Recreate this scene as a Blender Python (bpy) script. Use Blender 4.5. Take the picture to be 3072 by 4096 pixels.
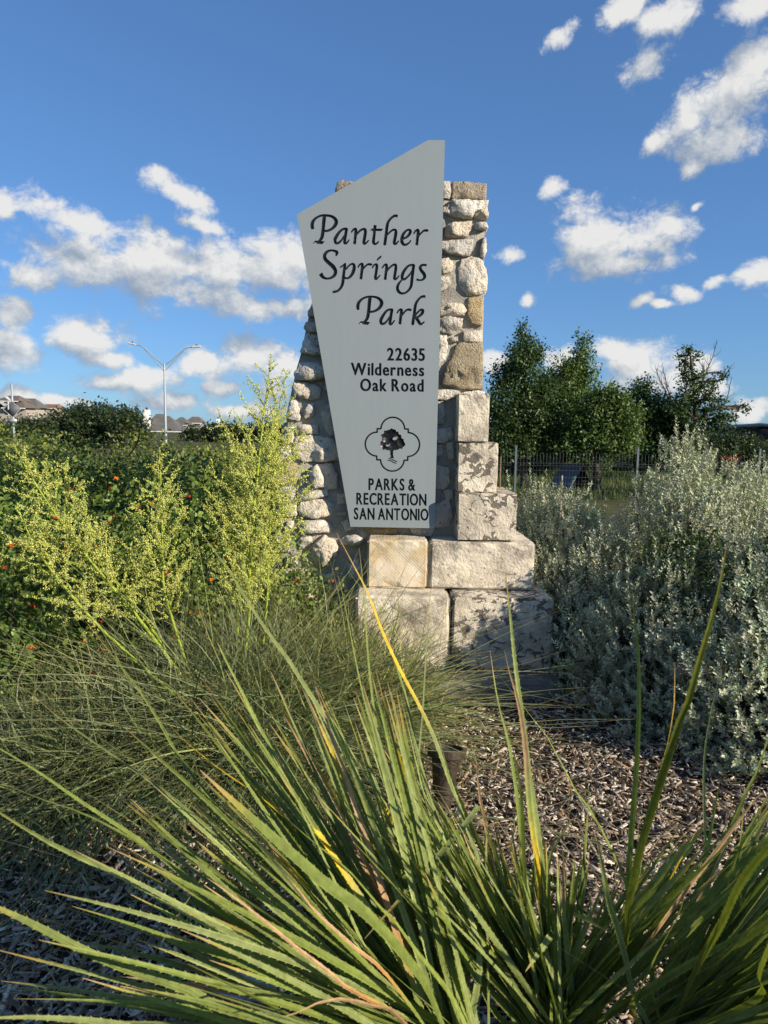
import bpy, bmesh, math, random
import numpy as np
from mathutils import Vector, Matrix, geometry
R = math.radians
sc = bpy.context.scene
for o in list(bpy.data.objects):
    bpy.data.objects.remove(o)
COL = sc.collection

# ------------------------------------------------------------------ camera
FPX, PW, PH = 2840.0, 3072, 4096          # focal length in photo pixels
CAM_H, PITCH, ROLL = 1.55, 6.6, 0.8
cam_data = bpy.data.cameras.new('camera')
cam = bpy.data.objects.new('camera', cam_data)
COL.objects.link(cam)
cam.matrix_world = (Matrix.Translation((0, 0, CAM_H)) @ Matrix.Rotation(R(90 - PITCH), 4, 'X')
                    @ Matrix.Rotation(R(ROLL), 4, 'Z'))
cam_data.sensor_fit = 'VERTICAL'
cam_data.sensor_height = 36.0
cam_data.lens = 36.0 * FPX / PH
cam_data.clip_start = 0.02
cam_data.clip_end = 6000
cam_data.dof.use_dof = True
cam_data.dof.focus_distance = 3.6
cam_data.dof.aperture_fstop = 8.0
sc.camera = cam
CM = cam.matrix_world.to_3x3()

def ray(px, py):
    return CM @ Vector(((px - PW / 2) / FPX, -(py - PH / 2) / FPX, -1.0))
def at_y(px, py, y):
    d = ray(px, py)
    return Vector((0, 0, CAM_H)) + d * (y / d.y)
def at_z(px, py, z):
    d = ray(px, py)
    return Vector((0, 0, CAM_H)) + d * ((z - CAM_H) / d.z)
CMI = np.array(CM.inverted())
def project(P):
    P = np.asarray(P, float) - np.array((0, 0, CAM_H))
    q = P @ CMI.T
    return PW / 2 + q[..., 0] / -q[..., 2] * FPX, PH / 2 - q[..., 1] / -q[..., 2] * FPX

# ------------------------------------------------------------------ sun, sky, exposure
SUN = Vector((1.62, -1.0, 0.80)).normalized()      # towards the sun
SUN_EL = math.asin(SUN.z)
SUN_AZ = math.atan2(SUN.x, SUN.y)                   # clockwise from +Y
sun_data = bpy.data.lights.new('sun', 'SUN')
sun_data.energy = 5.0
sun_data.angle = R(0.53)
sun_data.color = (1.0, 0.88, 0.71)
sun = bpy.data.objects.new('sun', sun_data)
sun.rotation_euler = (-SUN).to_track_quat('-Z', 'Y').to_euler()
COL.objects.link(sun)

sc.view_settings.view_transform = 'Standard'
sc.view_settings.look = 'None'
sc.view_settings.exposure = 0.62
sc.view_settings.gamma = 1.0
sc.view_settings.use_curve_mapping = False
sc.cycles.use_denoising = True
sc.cycles.max_bounces = 7
sc.cycles.diffuse_bounces = 3
sc.cycles.glossy_bounces = 2
sc.cycles.transmission_bounces = 4
sc.cycles.transparent_max_bounces = 4
sc.cycles.caustics_reflective = False
sc.cycles.caustics_refractive = False

world = bpy.data.worlds.new('World')
sc.world = world
world.use_nodes = True
WT = world.node_tree
for n in list(WT.nodes):
    WT.nodes.remove(n)

class NT:
    """small helper to write node trees"""
    def __init__(s, tree): s.t = tree
    def n(s, kind, **kw):
        nd = s.t.nodes.new(kind)
        for k, v in kw.items(): setattr(nd, k, v)
        return nd
    def put(s, sock, v):
        if v is None: return
        if isinstance(v, bpy.types.NodeSocket): s.t.links.new(v, sock)
        else: sock.default_value = v
    def m(s, op, a, b=None, c=None, clamp=False):
        nd = s.n('ShaderNodeMath', operation=op); nd.use_clamp = clamp
        s.put(nd.inputs[0], a); s.put(nd.inputs[1], b); s.put(nd.inputs[2], c)
        return nd.outputs[0]
    def v(s, op, a, b=None, c=None):
        nd = s.n('ShaderNodeVectorMath', operation=op)
        s.put(nd.inputs[0], a); s.put(nd.inputs[1], b); s.put(nd.inputs[2], c)
        return nd.outputs[1] if op in ('DOT_PRODUCT', 'LENGTH', 'DISTANCE') else nd.outputs[0]
    def noise(s, vec, scale, detail=4, rough=0.55, dist=0.0, lac=2.0):
        nd = s.n('ShaderNodeTexNoise')
        s.put(nd.inputs['Vector'], vec)
        nd.inputs['Scale'].default_value = scale
        nd.inputs['Detail'].default_value = detail
        nd.inputs['Roughness'].default_value = rough
        nd.inputs['Lacunarity'].default_value = lac
        nd.inputs['Distortion'].default_value = dist
        return nd.outputs['Fac']
    def ramp(s, fac, stops, interp='LINEAR'):
        nd = s.n('ShaderNodeValToRGB')
        cr = nd.color_ramp; cr.interpolation = interp
        while len(cr.elements) < len(stops): cr.elements.new(0.5)
        for e, (p, c) in zip(cr.elements, stops):
            e.position = p
            e.color = (c, c, c, 1) if isinstance(c, (int, float)) else (c[0], c[1], c[2], 1)
        s.put(nd.inputs[0], fac)
        return nd.outputs[0]
    def mix(s, fac, a, b, mode='MIX'):
        nd = s.n('ShaderNodeMix', data_type='RGBA', blend_type=mode)
        s.put(nd.inputs[0], fac)
        for i, v in ((6, a), (7, b)):
            if isinstance(v, tuple) and len(v) == 3: v = (*v, 1)
            s.put(nd.inputs[i], v)
        return nd.outputs[2]
    def smooth(s, x, lo, hi):
        nd = s.n('ShaderNodeMapRange', interpolation_type='SMOOTHSTEP')
        s.put(nd.inputs[0], x); s.put(nd.inputs[1], lo); s.put(nd.inputs[2], hi)
        return nd.outputs[0]

w = NT(WT)
tc = w.n('ShaderNodeTexCoord')
sky = w.n('ShaderNodeTexSky', sky_type='NISHITA')
sky.sun_disc = False
sky.sun_elevation = SUN_EL
sky.sun_rotation = SUN_AZ
sky.air_density = 1.0
sky.dust_density = 0.25
sky.ozone_density = 2.2
sky.altitude = 300
# cumulus over the place: (centre, half axes, tilt) as directions seen from here, given in photo pixels
CLOUDS = [
 (330,1040,260,120,0),(600,1040,270,140,0),(880,1080,280,150,0),(1130,1070,190,150,0),(760,1165,360,90,4),(1050,1225,260,60,0),(150,1110,120,70,0),
 (330,885,240,62,14),(200,820,90,50,10),(730,775,190,62,22),(640,700,90,50,10),(800,900,120,40,10),
 (320,1335,190,95,8),(50,1400,150,80,15),(60,1260,110,90,0),(10,830,60,60,0),
 (790,1460,140,75,0),(1010,1440,150,90,0),(880,1560,130,50,0),(480,1530,170,45,0),(1090,1570,110,60,0),(620,1500,160,60,0),(60,1590,110,60,0),(240,1600,140,34,0),(700,1610,180,44,0),(450,1440,150,40,0),(980,1640,180,40,0),(1150,1480,120,80,0),
 (2380,960,200,140,0),(2560,960,190,120,-10),(2640,900,130,90,-20),(2480,1050,240,60,0),(2210,745,65,45,-20),(2780,830,40,20,-30),
 (2110,1200,42,40,0),(2050,1030,75,50,0),
 (2590,250,130,75,-35),(2500,30,130,60,-20),(2660,70,130,90,-30),(3010,20,130,60,0),(2950,380,230,150,-35),(2790,450,180,120,-35),(2900,560,230,75,-8),(3040,250,110,90,-30),(2612,582,52,42,-40),(2770,670,60,50,0),(2240,150,75,45,-20),
 (3050,1090,130,75,0),(2730,1165,100,38,20),(2560,1205,60,30,-30),(2850,1130,60,40,-30),(2640,1215,50,22,0),
 (2560,1480,210,130,0),(2720,1500,180,110,0),(2450,1400,110,70,0),(2240,1450,120,80,0),(1960,1450,75,75,0),(3000,1650,110,60,0),(2860,1560,90,60,0),
]
def az_el(px, py):
    d = ray(px, py).normalized()
    return math.atan2(d.x, d.y), math.asin(d.z)
sep = w.n('ShaderNodeSeparateXYZ'); WT.links.new(tc.outputs['Generated'], sep.inputs[0])
az = w.m('ARCTAN2', sep.outputs[0], sep.outputs[1])
el = w.m('ARCSINE', sep.outputs[2])
cmb = w.n('ShaderNodeCombineXYZ'); w.put(cmb.inputs[0], az); w.put(cmb.inputs[1], el)
AE = cmb.outputs[0]

def cloud_group(name):
    t_ = bpy.data.node_groups.new(name, 'ShaderNodeTree')
    t_.interface.new_socket('P', in_out='INPUT', socket_type='NodeSocketVector')
    t_.interface.new_socket('F', in_out='OUTPUT', socket_type='NodeSocketFloat')
    g_ = NT(t_)
    return t_, g_, g_.n('NodeGroupInput').outputs[0], g_.n('NodeGroupOutput').inputs[0]
blobs, g, P, OUT = cloud_group('cloud_bodies')
acc = None
for (cx, cy, rx, ry, tilt) in CLOUDS:
    a0, e0 = az_el(cx, cy)
    k_ = 1.22 if (rx > 110 and cy > 850 and (cx < 1300 or 2300 < cx < 2700)) else 1.0
    ra, re = rx * k_ / FPX, ry * k_ / FPX
    if tilt:
        mp = g.n('ShaderNodeMapping', vector_type='TEXTURE')
        g.put(mp.inputs['Vector'], P)
        mp.inputs['Location'].default_value = (a0, e0, 0); mp.inputs['Rotation'].default_value = (0, 0, R(-tilt)); mp.inputs['Scale'].default_value = (ra, re, 1)
        d = mp.outputs[0]
    else:
        d = g.v('MULTIPLY_ADD', P, (1 / ra, 1 / re, 0), (-a0 / ra, -e0 / re, 0))
    q = g.v('LENGTH', d)
    acc = q if acc is None else g.m('SMOOTH_MIN', acc, q, 0.25)
acc = g.m('MULTIPLY', g.m('SUBTRACT', 1.0, acc), 1.9)
# elsewhere the same sort of scattered cumulus goes on, outside the view
sp = g.n('ShaderNodeSeparateXYZ'); g.put(sp.inputs[0], P)
gen = g.noise(g.v('MULTIPLY', P, (2.2, 4.2, 1)), 1.6, 2, 0.5)
gen = g.m('MULTIPLY', g.m('SUBTRACT', gen, 0.55), 8.0)
away = g.smooth(g.m('ABSOLUTE', sp.outputs[0]), 0.62, 0.8)
gen = g.m('SUBTRACT', gen, g.m('MULTIPLY', g.m('SUBTRACT', 1.0, away), 6.0))
g.put(OUT, g.m('MINIMUM', g.m('MAXIMUM', acc, gen), 1.7))
puffs, g, P, OUT = cloud_group('cloud_puffs')
nv = g.v('MULTIPLY', P, (1.0, 1.25, 1.0))
n1 = g.noise(nv, 13.0, 7, 0.62, 0.0)
wn = g.n('ShaderNodeTexNoise', noise_dimensions='2D'); g.put(wn.inputs['Vector'], nv); wn.inputs['Scale'].default_value = 24; wn.inputs['Detail'].default_value = 2
wv = g.v('MULTIPLY_ADD', wn.outputs['Color'], (0.03, 0.03, 0.0), nv)
vo = g.n('ShaderNodeTexVoronoi', voronoi_dimensions='2D', feature='F1'); g.put(vo.inputs['Vector'], wv)
vo.inputs['Scale'].default_value = 17.0; vo.inputs['Detail'].default_value = 4.0; vo.inputs['Roughness'].default_value = 0.62; vo.inputs['Lacunarity'].default_value = 2.2
puff = g.m('SUBTRACT', 0.44, vo.outputs['Distance'])
g.put(OUT, g.m('ADD', g.m('MULTIPLY', g.m('SUBTRACT', n1, 0.475), 3.4), g.m('MULTIPLY', puff, 0.9)))

def field(tree, vec):
    nd = w.n('ShaderNodeGroup'); nd.node_tree = tree
    w.put(nd.inputs[0], vec)
    return nd.outputs[0]
b0 = field(blobs, AE); b1 = field(blobs, w.v('ADD', AE, (0.014, 0.040, 0)))
p0 = field(puffs, AE); p1 = field(puffs, w.v('ADD', AE, (0.008, 0.014, 0)))
f0 = w.m('ADD', b0, p0)
dens = w.smooth(f0, -0.22, 0.95)
lit = w.m('ADD', w.m('MULTIPLY_ADD', w.m('SUBTRACT', b0, b1), 0.36, 0.58), w.m('MULTIPLY', w.m('SUBTRACT', p0, p1), 0.36), clamp=True)
ccol = w.ramp(lit, [(0.0, (0.165, 0.210, 0.275)), (0.40, (0.245, 0.285, 0.340)), (0.70, (0.39, 0.41, 0.43)), (1.0, (0.55, 0.545, 0.53))])
dens = w.m('MULTIPLY', dens, 0.95)
# the sky's own colour, its steep brightening towards the horizon eased a little
s1 = w.mix(1.0, sky.outputs[0], (0.060, 0.077, 0.100), 'MULTIPLY')
gm = w.n('ShaderNodeGamma'); w.put(gm.inputs[0], s1); gm.inputs[1].default_value = 0.66
skyc = w.mix(1.0, gm.outputs[0], (0.375, 0.53, 0.70), 'MULTIPLY')
wcol = w.mix(dens, skyc, ccol)
bg = w.n('ShaderNodeBackground'); bg.inputs['Strength'].default_value = 1.0
w.put(bg.inputs['Color'], wcol)
wo = w.n('ShaderNodeOutputWorld'); WT.links.new(bg.outputs[0], wo.inputs[0])
world.cycles.sampling_method = 'MANUAL'
world.cycles.sample_map_resolution = 512

# ------------------------------------------------------------------ helpers
def mesh_np(name, V, quads=None, tris=None, mat=None, cols=None, smooth=False):
    me = bpy.data.meshes.new(name)
    V = np.ascontiguousarray(V, dtype=np.float32)
    me.vertices.add(len(V)); me.vertices.foreach_set('co', V.ravel())
    loops, starts, n = [], [], 0
    if quads is not None and len(quads):
        q = np.asarray(quads, np.int32); loops.append(q.ravel()); starts.append(n + 4 * np.arange(len(q))); n += 4 * len(q)
    if tris is not None and len(tris):
        t = np.asarray(tris, np.int32); loops.append(t.ravel()); starts.append(n + 3 * np.arange(len(t))); n += 3 * len(t)
    L = np.concatenate(loops).astype(np.int32); S = np.concatenate(starts).astype(np.int32)
    me.loops.add(len(L)); me.loops.foreach_set('vertex_index', L)
    me.polygons.add(len(S)); me.polygons.foreach_set('loop_start', S)
    if smooth: me.polygons.foreach_set('use_smooth', np.ones(len(S), bool))
    me.update(calc_edges=True)
    me.validate()
    if cols is not None:
        ca = me.color_attributes.new('Col', 'FLOAT_COLOR', 'POINT')
        c = np.ones((len(V), 4), np.float32); c[:, :3] = cols
        ca.data.foreach_set('color', c.ravel())
    if mat is not None: me.materials.append(mat)
    return me
def link(name, data, parent=None, loc=None, rot=None, scale=None):
    o = bpy.data.objects.new(name, data); COL.objects.link(o)
    if parent is not None: o.parent = parent
    if loc is not None: o.location = loc
    if rot is not None: o.rotation_euler = rot
    if scale is not None: o.scale = scale
    return o
def tag(o, label=None, cat=None, group=None, kind=None):
    if label: o['label'] = label
    if cat: o['category'] = cat
    if group: o['group'] = group
    if kind: o['kind'] = kind
    return o
def thing(name, label, cat, loc=(0, 0, 0), group=None, rotz=0):
    o = link(name, None, loc=loc, rot=(0, 0, rotz))
    o.empty_display_size = 0.1
    return tag(o, label, cat, group)
def bm_obj(name, bm, mat, parent=None, smooth=False, **kw):
    me = bpy.data.meshes.new(name); bm.to_mesh(me); bm.free()
    me.materials.append(mat)
    if smooth: me.polygons.foreach_set('use_smooth', np.ones(len(me.polygons), bool))
    return link(name, me, parent, **kw)
def add_box(bm, c, s, rot=None, bevel=0.0):
    m = Matrix.Translation(c) @ (rot.to_4x4() if rot is not None else Matrix.Identity(4)) @ Matrix.Diagonal((*s, 1))
    r = bmesh.ops.create_cube(bm, size=1, matrix=m)
    if bevel:
        es = list({e for v in r['verts'] for e in v.link_edges})
        bmesh.ops.bevel(bm, geom=es, offset=bevel, segments=2, affect='EDGES', clamp_overlap=True)
def tube_np(P, rad, sides=6, closed_ends=True):
    P = np.asarray(P, float); K = len(P)
    rad = np.broadcast_to(np.asarray(rad, float), (K,))
    T = np.gradient(P, axis=0); T /= np.linalg.norm(T, axis=1, keepdims=True) + 1e-9
    up = np.array((0, 0, 1.0)) if abs(T[:, 2]).mean() < 0.9 else np.array((1.0, 0, 0))
    A = np.cross(T, up); A /= np.linalg.norm(A, axis=1, keepdims=True) + 1e-9
    B = np.cross(T, A)
    th = np.linspace(0, 2 * np.pi, sides, endpoint=False)
    V = P[:, None] + rad[:, None, None] * (np.cos(th)[None, :, None] * A[:, None] + np.sin(th)[None, :, None] * B[:, None])
    V = V.reshape(-1, 3)
    i = np.arange(K - 1)[:, None] * sides; j = np.arange(sides)[None]; j2 = (j + 1) % sides
    Q = np.stack([i + j, i + j2, i + sides + j2, i + sides + j], -1).reshape(-1, 4)
    return V, Q
class Acc:
    """collects vertices and faces of one mesh"""
    def __init__(s): s.V, s.Q, s.T, s.C, s.n = [], [], [], [], 0
    def add(s, V, Q=None, T=None, C=None):
        V = np.asarray(V, float).reshape(-1, 3)
        if Q is not None and len(Q): s.Q.append(np.asarray(Q) + s.n)
        if T is not None and len(T): s.T.append(np.asarray(T) + s.n)
        s.C.append(np.broadcast_to(np.asarray(C if C is not None else (0.5, 0.5, 0.5), float), (len(V), 3)))
        s.V.append(V); s.n += len(V)
    def tube(s, P, r, sides=5, C=None): s.add(*tube_np(P, r, sides), C=C)
    def mesh(s, name, mat, smooth=False):
        return mesh_np(name, np.concatenate(s.V), np.concatenate(s.Q) if s.Q else None,
                       np.concatenate(s.T) if s.T else None, mat, np.concatenate(s.C), smooth)
def unit(a): return a / (np.linalg.norm(a, axis=-1, keepdims=True) + 1e-9)
def rand_unit(rng, n): return unit(rng.normal(size=(n, 3)))
def leaves_np(pos, d, nrm, L, W, C, fold=0.25, oval=True):
    """pointed folded leaves; pos base, d direction, nrm facing"""
    n = len(pos); d = unit(d); s = unit(np.cross(d, nrm)); up = np.cross(s, d)
    L = np.broadcast_to(L, (n,))[:, None]; W = np.broadcast_to(W, (n,))[:, None]
    if oval:
        pts = [pos, pos + d * L * .32 + s * W * .5 + up * W * fold, pos + d * L * .7 + s * W * .42 + up * W * fold, pos + d * L,
               pos + d * L * .7 - s * W * .42 + up * W * fold, pos + d * L * .32 - s * W * .5 + up * W * fold]
        V = np.stack(pts, 1).reshape(-1, 3)
        b = np.arange(n)[:, None] * 6
        Q = np.concatenate([b + np.array([[0, 1, 2, 3]]), b + np.array([[0, 3, 4, 5]])])
        k = 6
    else:
        pts = [pos, pos + d * L * .45 + s * W * .5 + up * W * fold, pos + d * L, pos + d * L * .45 - s * W * .5 + up * W * fold]
        V = np.stack(pts, 1).reshape(-1, 3)
        b = np.arange(n)[:, None] * 4
        Q = None; k = 4
        return V, None, np.concatenate([b + np.array([[0, 1, 2]]), b + np.array([[0, 2, 3]])]), np.repeat(C, 4, 0)
    return V, Q, None, np.repeat(C, k, 0)
def ribbons_np(Pth, W, side, C):
    """Pth (N,K,3), W (N,K), side (N,3) or (N,K,3), C (N,K,3)"""
    N, K, _ = Pth.shape
    if side.ndim == 2: side = side[:, None]
    a = Pth + side * W[..., None] * .5; b = Pth - side * W[..., None] * .5
    V = np.stack([a, b], 2).reshape(-1, 3)
    base = (np.arange(N)[:, None] * K + np.arange(K - 1)[None]) * 2
    base = base.reshape(-1, 1)
    Q = base + np.array([[0, 1, 3, 2]])
    return V, Q, None, np.repeat(C.reshape(-1, 3), 2, 0)
def catmull(P, n):
    P = np.asarray(P, float)
    P = np.concatenate([[2 * P[0] - P[1]], P, [2 * P[-1] - P[-2]]])
    out = []
    for i in range(1, len(P) - 2):
        t = np.linspace(0, 1, n, endpoint=False)[:, None]
        p0, p1, p2, p3 = P[i - 1], P[i], P[i + 1], P[i + 2]
        out.append(.5 * (2 * p1 + (p2 - p0) * t + (2 * p0 - 5 * p1 + 4 * p2 - p3) * t ** 2 + (3 * p1 - p0 - 3 * p2 + p3) * t ** 3))
    out.append(P[-2][None])
    return np.concatenate(out)
def jitter_col(rng, n, base, amt=.25, hue=.08):
    c = np.array(base)[None] * (1 + rng.uniform(-amt, amt, (n, 1))) * (1 + rng.uniform(-hue, hue, (n, 3)))
    return np.clip(c, .003, 1)

# ------------------------------------------------------------------ materials
def new_mat(name):
    m = bpy.data.materials.new(name); m.use_nodes = True
    t = m.node_tree
    for n in list(t.nodes):
        t.nodes.remove(n)
    nt = NT(t)
    out = nt.n('ShaderNodeOutputMaterial')
    return m, nt, out
def bsdf(nt, out, color, rough=.8, bump=None, bump_d=.01, bump_s=.5, metal=0.0, spec=.3):
    b = nt.n('ShaderNodeBsdfPrincipled')
    if isinstance(color, tuple) and len(color) == 3: color = (*color, 1)
    nt.put(b.inputs['Base Color'], color); nt.put(b.inputs['Roughness'], rough)
    b.inputs['Metallic'].default_value = metal
    b.inputs['Specular IOR Level'].default_value = spec
    if bump is not None:
        bp = nt.n('ShaderNodeBump'); bp.inputs['Strength'].default_value = bump_s; bp.inputs['Distance'].default_value = bump_d
        nt.put(bp.inputs['Height'], bump); nt.t.links.new(bp.outputs[0], b.inputs['Normal'])
    nt.t.links.new(b.outputs[0], out.inputs[0])
    return b
def objco(nt):
    return nt.n('ShaderNodeNewGeometry').outputs['Position']
def plain(name, color, rough=.6, metal=0.0, var=.12, scale=30, bump=.0):
    m, nt, out = new_mat(name)
    p = objco(nt)
    k = nt.noise(p, scale, 4)
    c = nt.mix(nt.ramp(k, [(.3, 0.0), (.7, 1.0)]), tuple(x * (1 - var) for x in color), tuple(min(1, x * (1 + var)) for x in color))
    bsdf(nt, out, c, rough, bump=k if bump else None, bump_d=bump, metal=metal)
    return m
def leaf_mat(name, trans=.3, rough=.45, spec=.35, grain=None):
    m, nt, out = new_mat(name)
    at = nt.n('ShaderNodeAttribute'); at.attribute_name = 'Col'
    col = at.outputs['Color']
    p = objco(nt)
    k = nt.noise(p, 9 if grain is None else grain, 3)
    col = nt.mix(1.0, col, nt.ramp(k, [(.25, .72), (.75, 1.25)]), 'MULTIPLY')
    b = nt.n('ShaderNodeBsdfPrincipled')
    nt.put(b.inputs['Base Color'], col); b.inputs['Roughness'].default_value = rough
    b.inputs['Specular IOR Level'].default_value = spec
    tr = nt.n('ShaderNodeBsdfTranslucent')
    nt.put(tr.inputs['Color'], nt.mix(1.0, col, (1.15, 1.25, .55), 'MULTIPLY'))
    mx = nt.n('ShaderNodeMixShader'); mx.inputs[0].default_value = trans
    nt.t.links.new(b.outputs[0], mx.inputs[1]); nt.t.links.new(tr.outputs[0], mx.inputs[2])
    nt.t.links.new(mx.outputs[0], out.inputs[0])
    return m
def stone_mat(name, light, mid, dark, red=0.0, bump_d=.02, rscale=1.0):
    m, nt, out = new_mat(name)
    p = objco(nt)
    oi = nt.n('ShaderNodeObjectInfo').outputs['Random']
    cx = nt.n('ShaderNodeCombineXYZ')
    for q, k in enumerate((31.0, 17.0, 23.0)): nt.put(cx.inputs[q], nt.m('MULTIPLY', oi, k))
    p = nt.v('ADD', p, cx.outputs[0])
    a = nt.noise(p, 7 * rscale, 6, .65, .3); b2 = nt.noise(p, 38 * rscale, 5, .65); c2 = nt.noise(p, 130, 3, .6)
    col = nt.mix(nt.ramp(a, [(.33, 0.0), (.62, 1.0)]), mid, light)
    rnd = nt.ramp(oi, [(0, (.72, .73, .76)), (.25, (1, .98, .95)), (.5, (1, .92, .78)), (.7, (1.03, 1.02, 1.0)), (.88, (.82, .80, .78)), (1, (1.02, .97, .88))])
    col = nt.mix(1.0, col, rnd, 'MULTIPLY')
    pit = nt.ramp(b2, [(.34, 1.0), (.44, 0.0)])
    col = nt.mix(nt.m('MULTIPLY', pit, .8), col, dark)
    stain = nt.ramp(nt.noise(p, 3.2, 4, .6), [(.55, 0.0), (.72, .55)])
    col = nt.mix(stain, col, nt.mix(.5, mid, dark))
    if red:
        col = nt.mix(nt.ramp(nt.noise(p, 12, 4, .6), [(.60, 0.0), (.68, red)]), col, (.33, .13, .06))
    h = nt.m('ADD', nt.m('MULTIPLY', a, .7), nt.m('ADD', nt.m('MULTIPLY', b2, .75), nt.m('MULTIPLY', c2, .25)))
    bsdf(nt, out, col, .9, bump=h, bump_d=bump_d * 1.4, bump_s=1.0, spec=.12)
    return m
M = {}
M['stone'] = stone_mat('limestone_rubble', (.78, .75, .69), (.67, .62, .54), (.26, .23, .20), .25, .03)
M['tan_stone'] = stone_mat('tan_limestone', (.66, .56, .38), (.54, .44, .28), (.26, .20, .12), .0, .03, 2.0)
M['dark_stone'] = stone_mat('weathered_limestone', (.46, .41, .34), (.33, .29, .24), (.12, .105, .09), .1, .03)
def block_mat(name, vein=True, tooled=False, dirt=.5):
    m, nt, out = new_mat(name)
    p = objco(nt)
    oi = nt.n('ShaderNodeObjectInfo').outputs['Random']
    cx = nt.n('ShaderNodeCombineXYZ')
    for q, k in enumerate((31.0, 17.0, 23.0)): nt.put(cx.inputs[q], nt.m('MULTIPLY', oi, k))
    p = nt.v('ADD', p, cx.outputs[0])
    col = nt.mix(nt.ramp(nt.noise(p, 5, 5, .6), [(.3, 0.0), (.7, 1.0)]), (.56, .49, .38), (.73, .66, .53))
    h = nt.noise(p, 60, 4, .6)
    if vein:
        tx = nt.n('ShaderNodeTexNoise'); nt.put(tx.inputs['Vector'], p); tx.inputs['Scale'].default_value = 5; tx.inputs['Detail'].default_value = 4
        wv = nt.v('MULTIPLY_ADD', tx.outputs['Color'], (.34, .34, .34), p)
        wv = nt.v('MULTIPLY', wv, (1.0, 1.0, 2.1))
        vo = nt.n('ShaderNodeTexVoronoi', feature='DISTANCE_TO_EDGE'); nt.put(vo.inputs['Vector'], wv); vo.inputs['Scale'].default_value = 7.0
        msk = nt.ramp(nt.noise(p, 11, 4, .6), [(.43, 0.0), (.60, 1.0)])
        wid = nt.m('SUBTRACT', nt.m('MULTIPLY', msk, .15), .010)
        e = nt.m('SUBTRACT', wid, vo.outputs['Distance'])
        vm = nt.smooth(e, -.004, .02)
        col = nt.mix(nt.m('MULTIPLY', vm, .85), col, (.095, .083, .068))
        h = nt.m('SUBTRACT', h, nt.m('MULTIPLY', vm, .8))
    if tooled:
        wvn = nt.n('ShaderNodeTexWave', wave_type='BANDS', bands_direction='DIAGONAL')
        mp = nt.v('MULTIPLY', p, (1.0, 0.0, 1.0)); nt.put(wvn.inputs['Vector'], mp)
        wvn.inputs['Scale'].default_value = 30; wvn.inputs['Distortion'].default_value = .6
        h = nt.m('ADD', nt.m('MULTIPLY', h, .35), nt.m('MULTIPLY', wvn.outputs['Fac'], .05))
        col = nt.mix(nt.ramp(nt.noise(p, 4.5, 4), [(.42, 0.0), (.6, 1.0)]), col, (.55, .43, .25))
        col = nt.mix(nt.m('MULTIPLY', wvn.outputs['Fac'], .14), col, (.34, .27, .17))
    d1 = nt.ramp(nt.noise(p, 4.2, 7, .7), [(.47, 0.0), (.64, dirt)])
    col = nt.mix(d1, col, (.12, .105, .09))
    d2 = nt.ramp(nt.noise(p, 26, 5, .7), [(.58, 0.0), (.70, dirt)])
    col = nt.mix(d2, col, (.08, .075, .068))
    bsdf(nt, out, col, .88, bump=h, bump_d=.012, bump_s=.7, spec=.15)
    return m
M['block_vein'] = block_mat('veined_limestone_block', True, False, .5)
M['block_dirty'] = block_mat('weathered_limestone_block', False, False, .75)
M['block_tool'] = block_mat('tooled_limestone_block', False, True, .35)
def rough_mat(name, c1, c2, scale, bump_d, rough=.9, fine=90):
    m, nt, out = new_mat(name)
    p = objco(nt)
    a = nt.noise(p, scale, 6, .6); b = nt.noise(p, fine, 4, .6)
    col = nt.mix(nt.ramp(a, [(.3, 0.0), (.7, 1.0)]), c1, c2)
    col = nt.mix(1.0, col, nt.ramp(b, [(.2, .75), (.8, 1.2)]), 'MULTIPLY')
    bsdf(nt, out, col, rough, bump=nt.m('ADD', a, nt.m('MULTIPLY', b, .4)), bump_d=bump_d, bump_s=.8, spec=.15)
    return m
M['mortar'] = rough_mat('grey_mortar', (.31, .29, .25), (.43, .40, .34), 9, .025)
M['concrete'] = rough_mat('dark_concrete', (.13, .125, .115), (.24, .23, .21), 5, .008)
M['flag'] = rough_mat('pale_flat_stone', (.33, .34, .35), (.46, .47, .47), 7, .01)
M['mulch'] = rough_mat('mulch_soil', (.035, .026, .020), (.085, .066, .052), 14, .05, .95, 70)
M['earth'] = rough_mat('dry_grass_ground', (.05, .06, .022), (.11, .105, .045), 1.5, .05, .95, 25)
M['bark'] = rough_mat('bark', (.05, .04, .032), (.12, .10, .08), 12, .03)
M['palebark'] = rough_mat('grey_bark', (.16, .14, .12), (.27, .24, .21), 14, .02)
M['leaf'] = leaf_mat('foliage', .30)
M['sage'] = leaf_mat('felted_silver_foliage', .15, .8, .1)
M['sotol'] = leaf_mat('sotol_leaf', .22, .55, .22, 60)
M['grass'] = leaf_mat('grass_leaf', .25, .5, .3, 25)
M['bloom'] = leaf_mat('blossom', .25, .7, .2, 40)
M['chip'] = leaf_mat('wood_chip', 0.0, .95, .1, 120)

# ------------------------------------------------------------------ ground
def grid_sheet(name, x0, x1, y0, y1, nx, ny, zf, mat, kind='structure', parent=None):
    X, Y = np.meshgrid(np.linspace(x0, x1, nx), np.linspace(y0, y1, ny))
    Z = zf(X, Y)
    V = np.stack([X, Y, Z], -1).reshape(-1, 3)
    i = (np.arange(ny - 1)[:, None] * nx + np.arange(nx - 1)[None]).reshape(-1, 1)
    me = mesh_np(name, V, i + np.array([[0, 1, nx + 1, nx]]), None, mat, None, True)
    o = link(name, me, parent)
    if kind: o['kind'] = kind
    return o
grid_sheet('ground', -1500, 1500, -300, 2700, 60, 60, lambda X, Y: -.03 + 0 * X, M['earth'])
def mulch_h(X, Y):
    return .012 * np.sin(X * 5.1 + Y * 2.3) + .01 * np.sin(Y * 7.7 - X * 3.1) + .006 * np.sin(X * 17 + 2) * np.sin(Y * 15)
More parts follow.
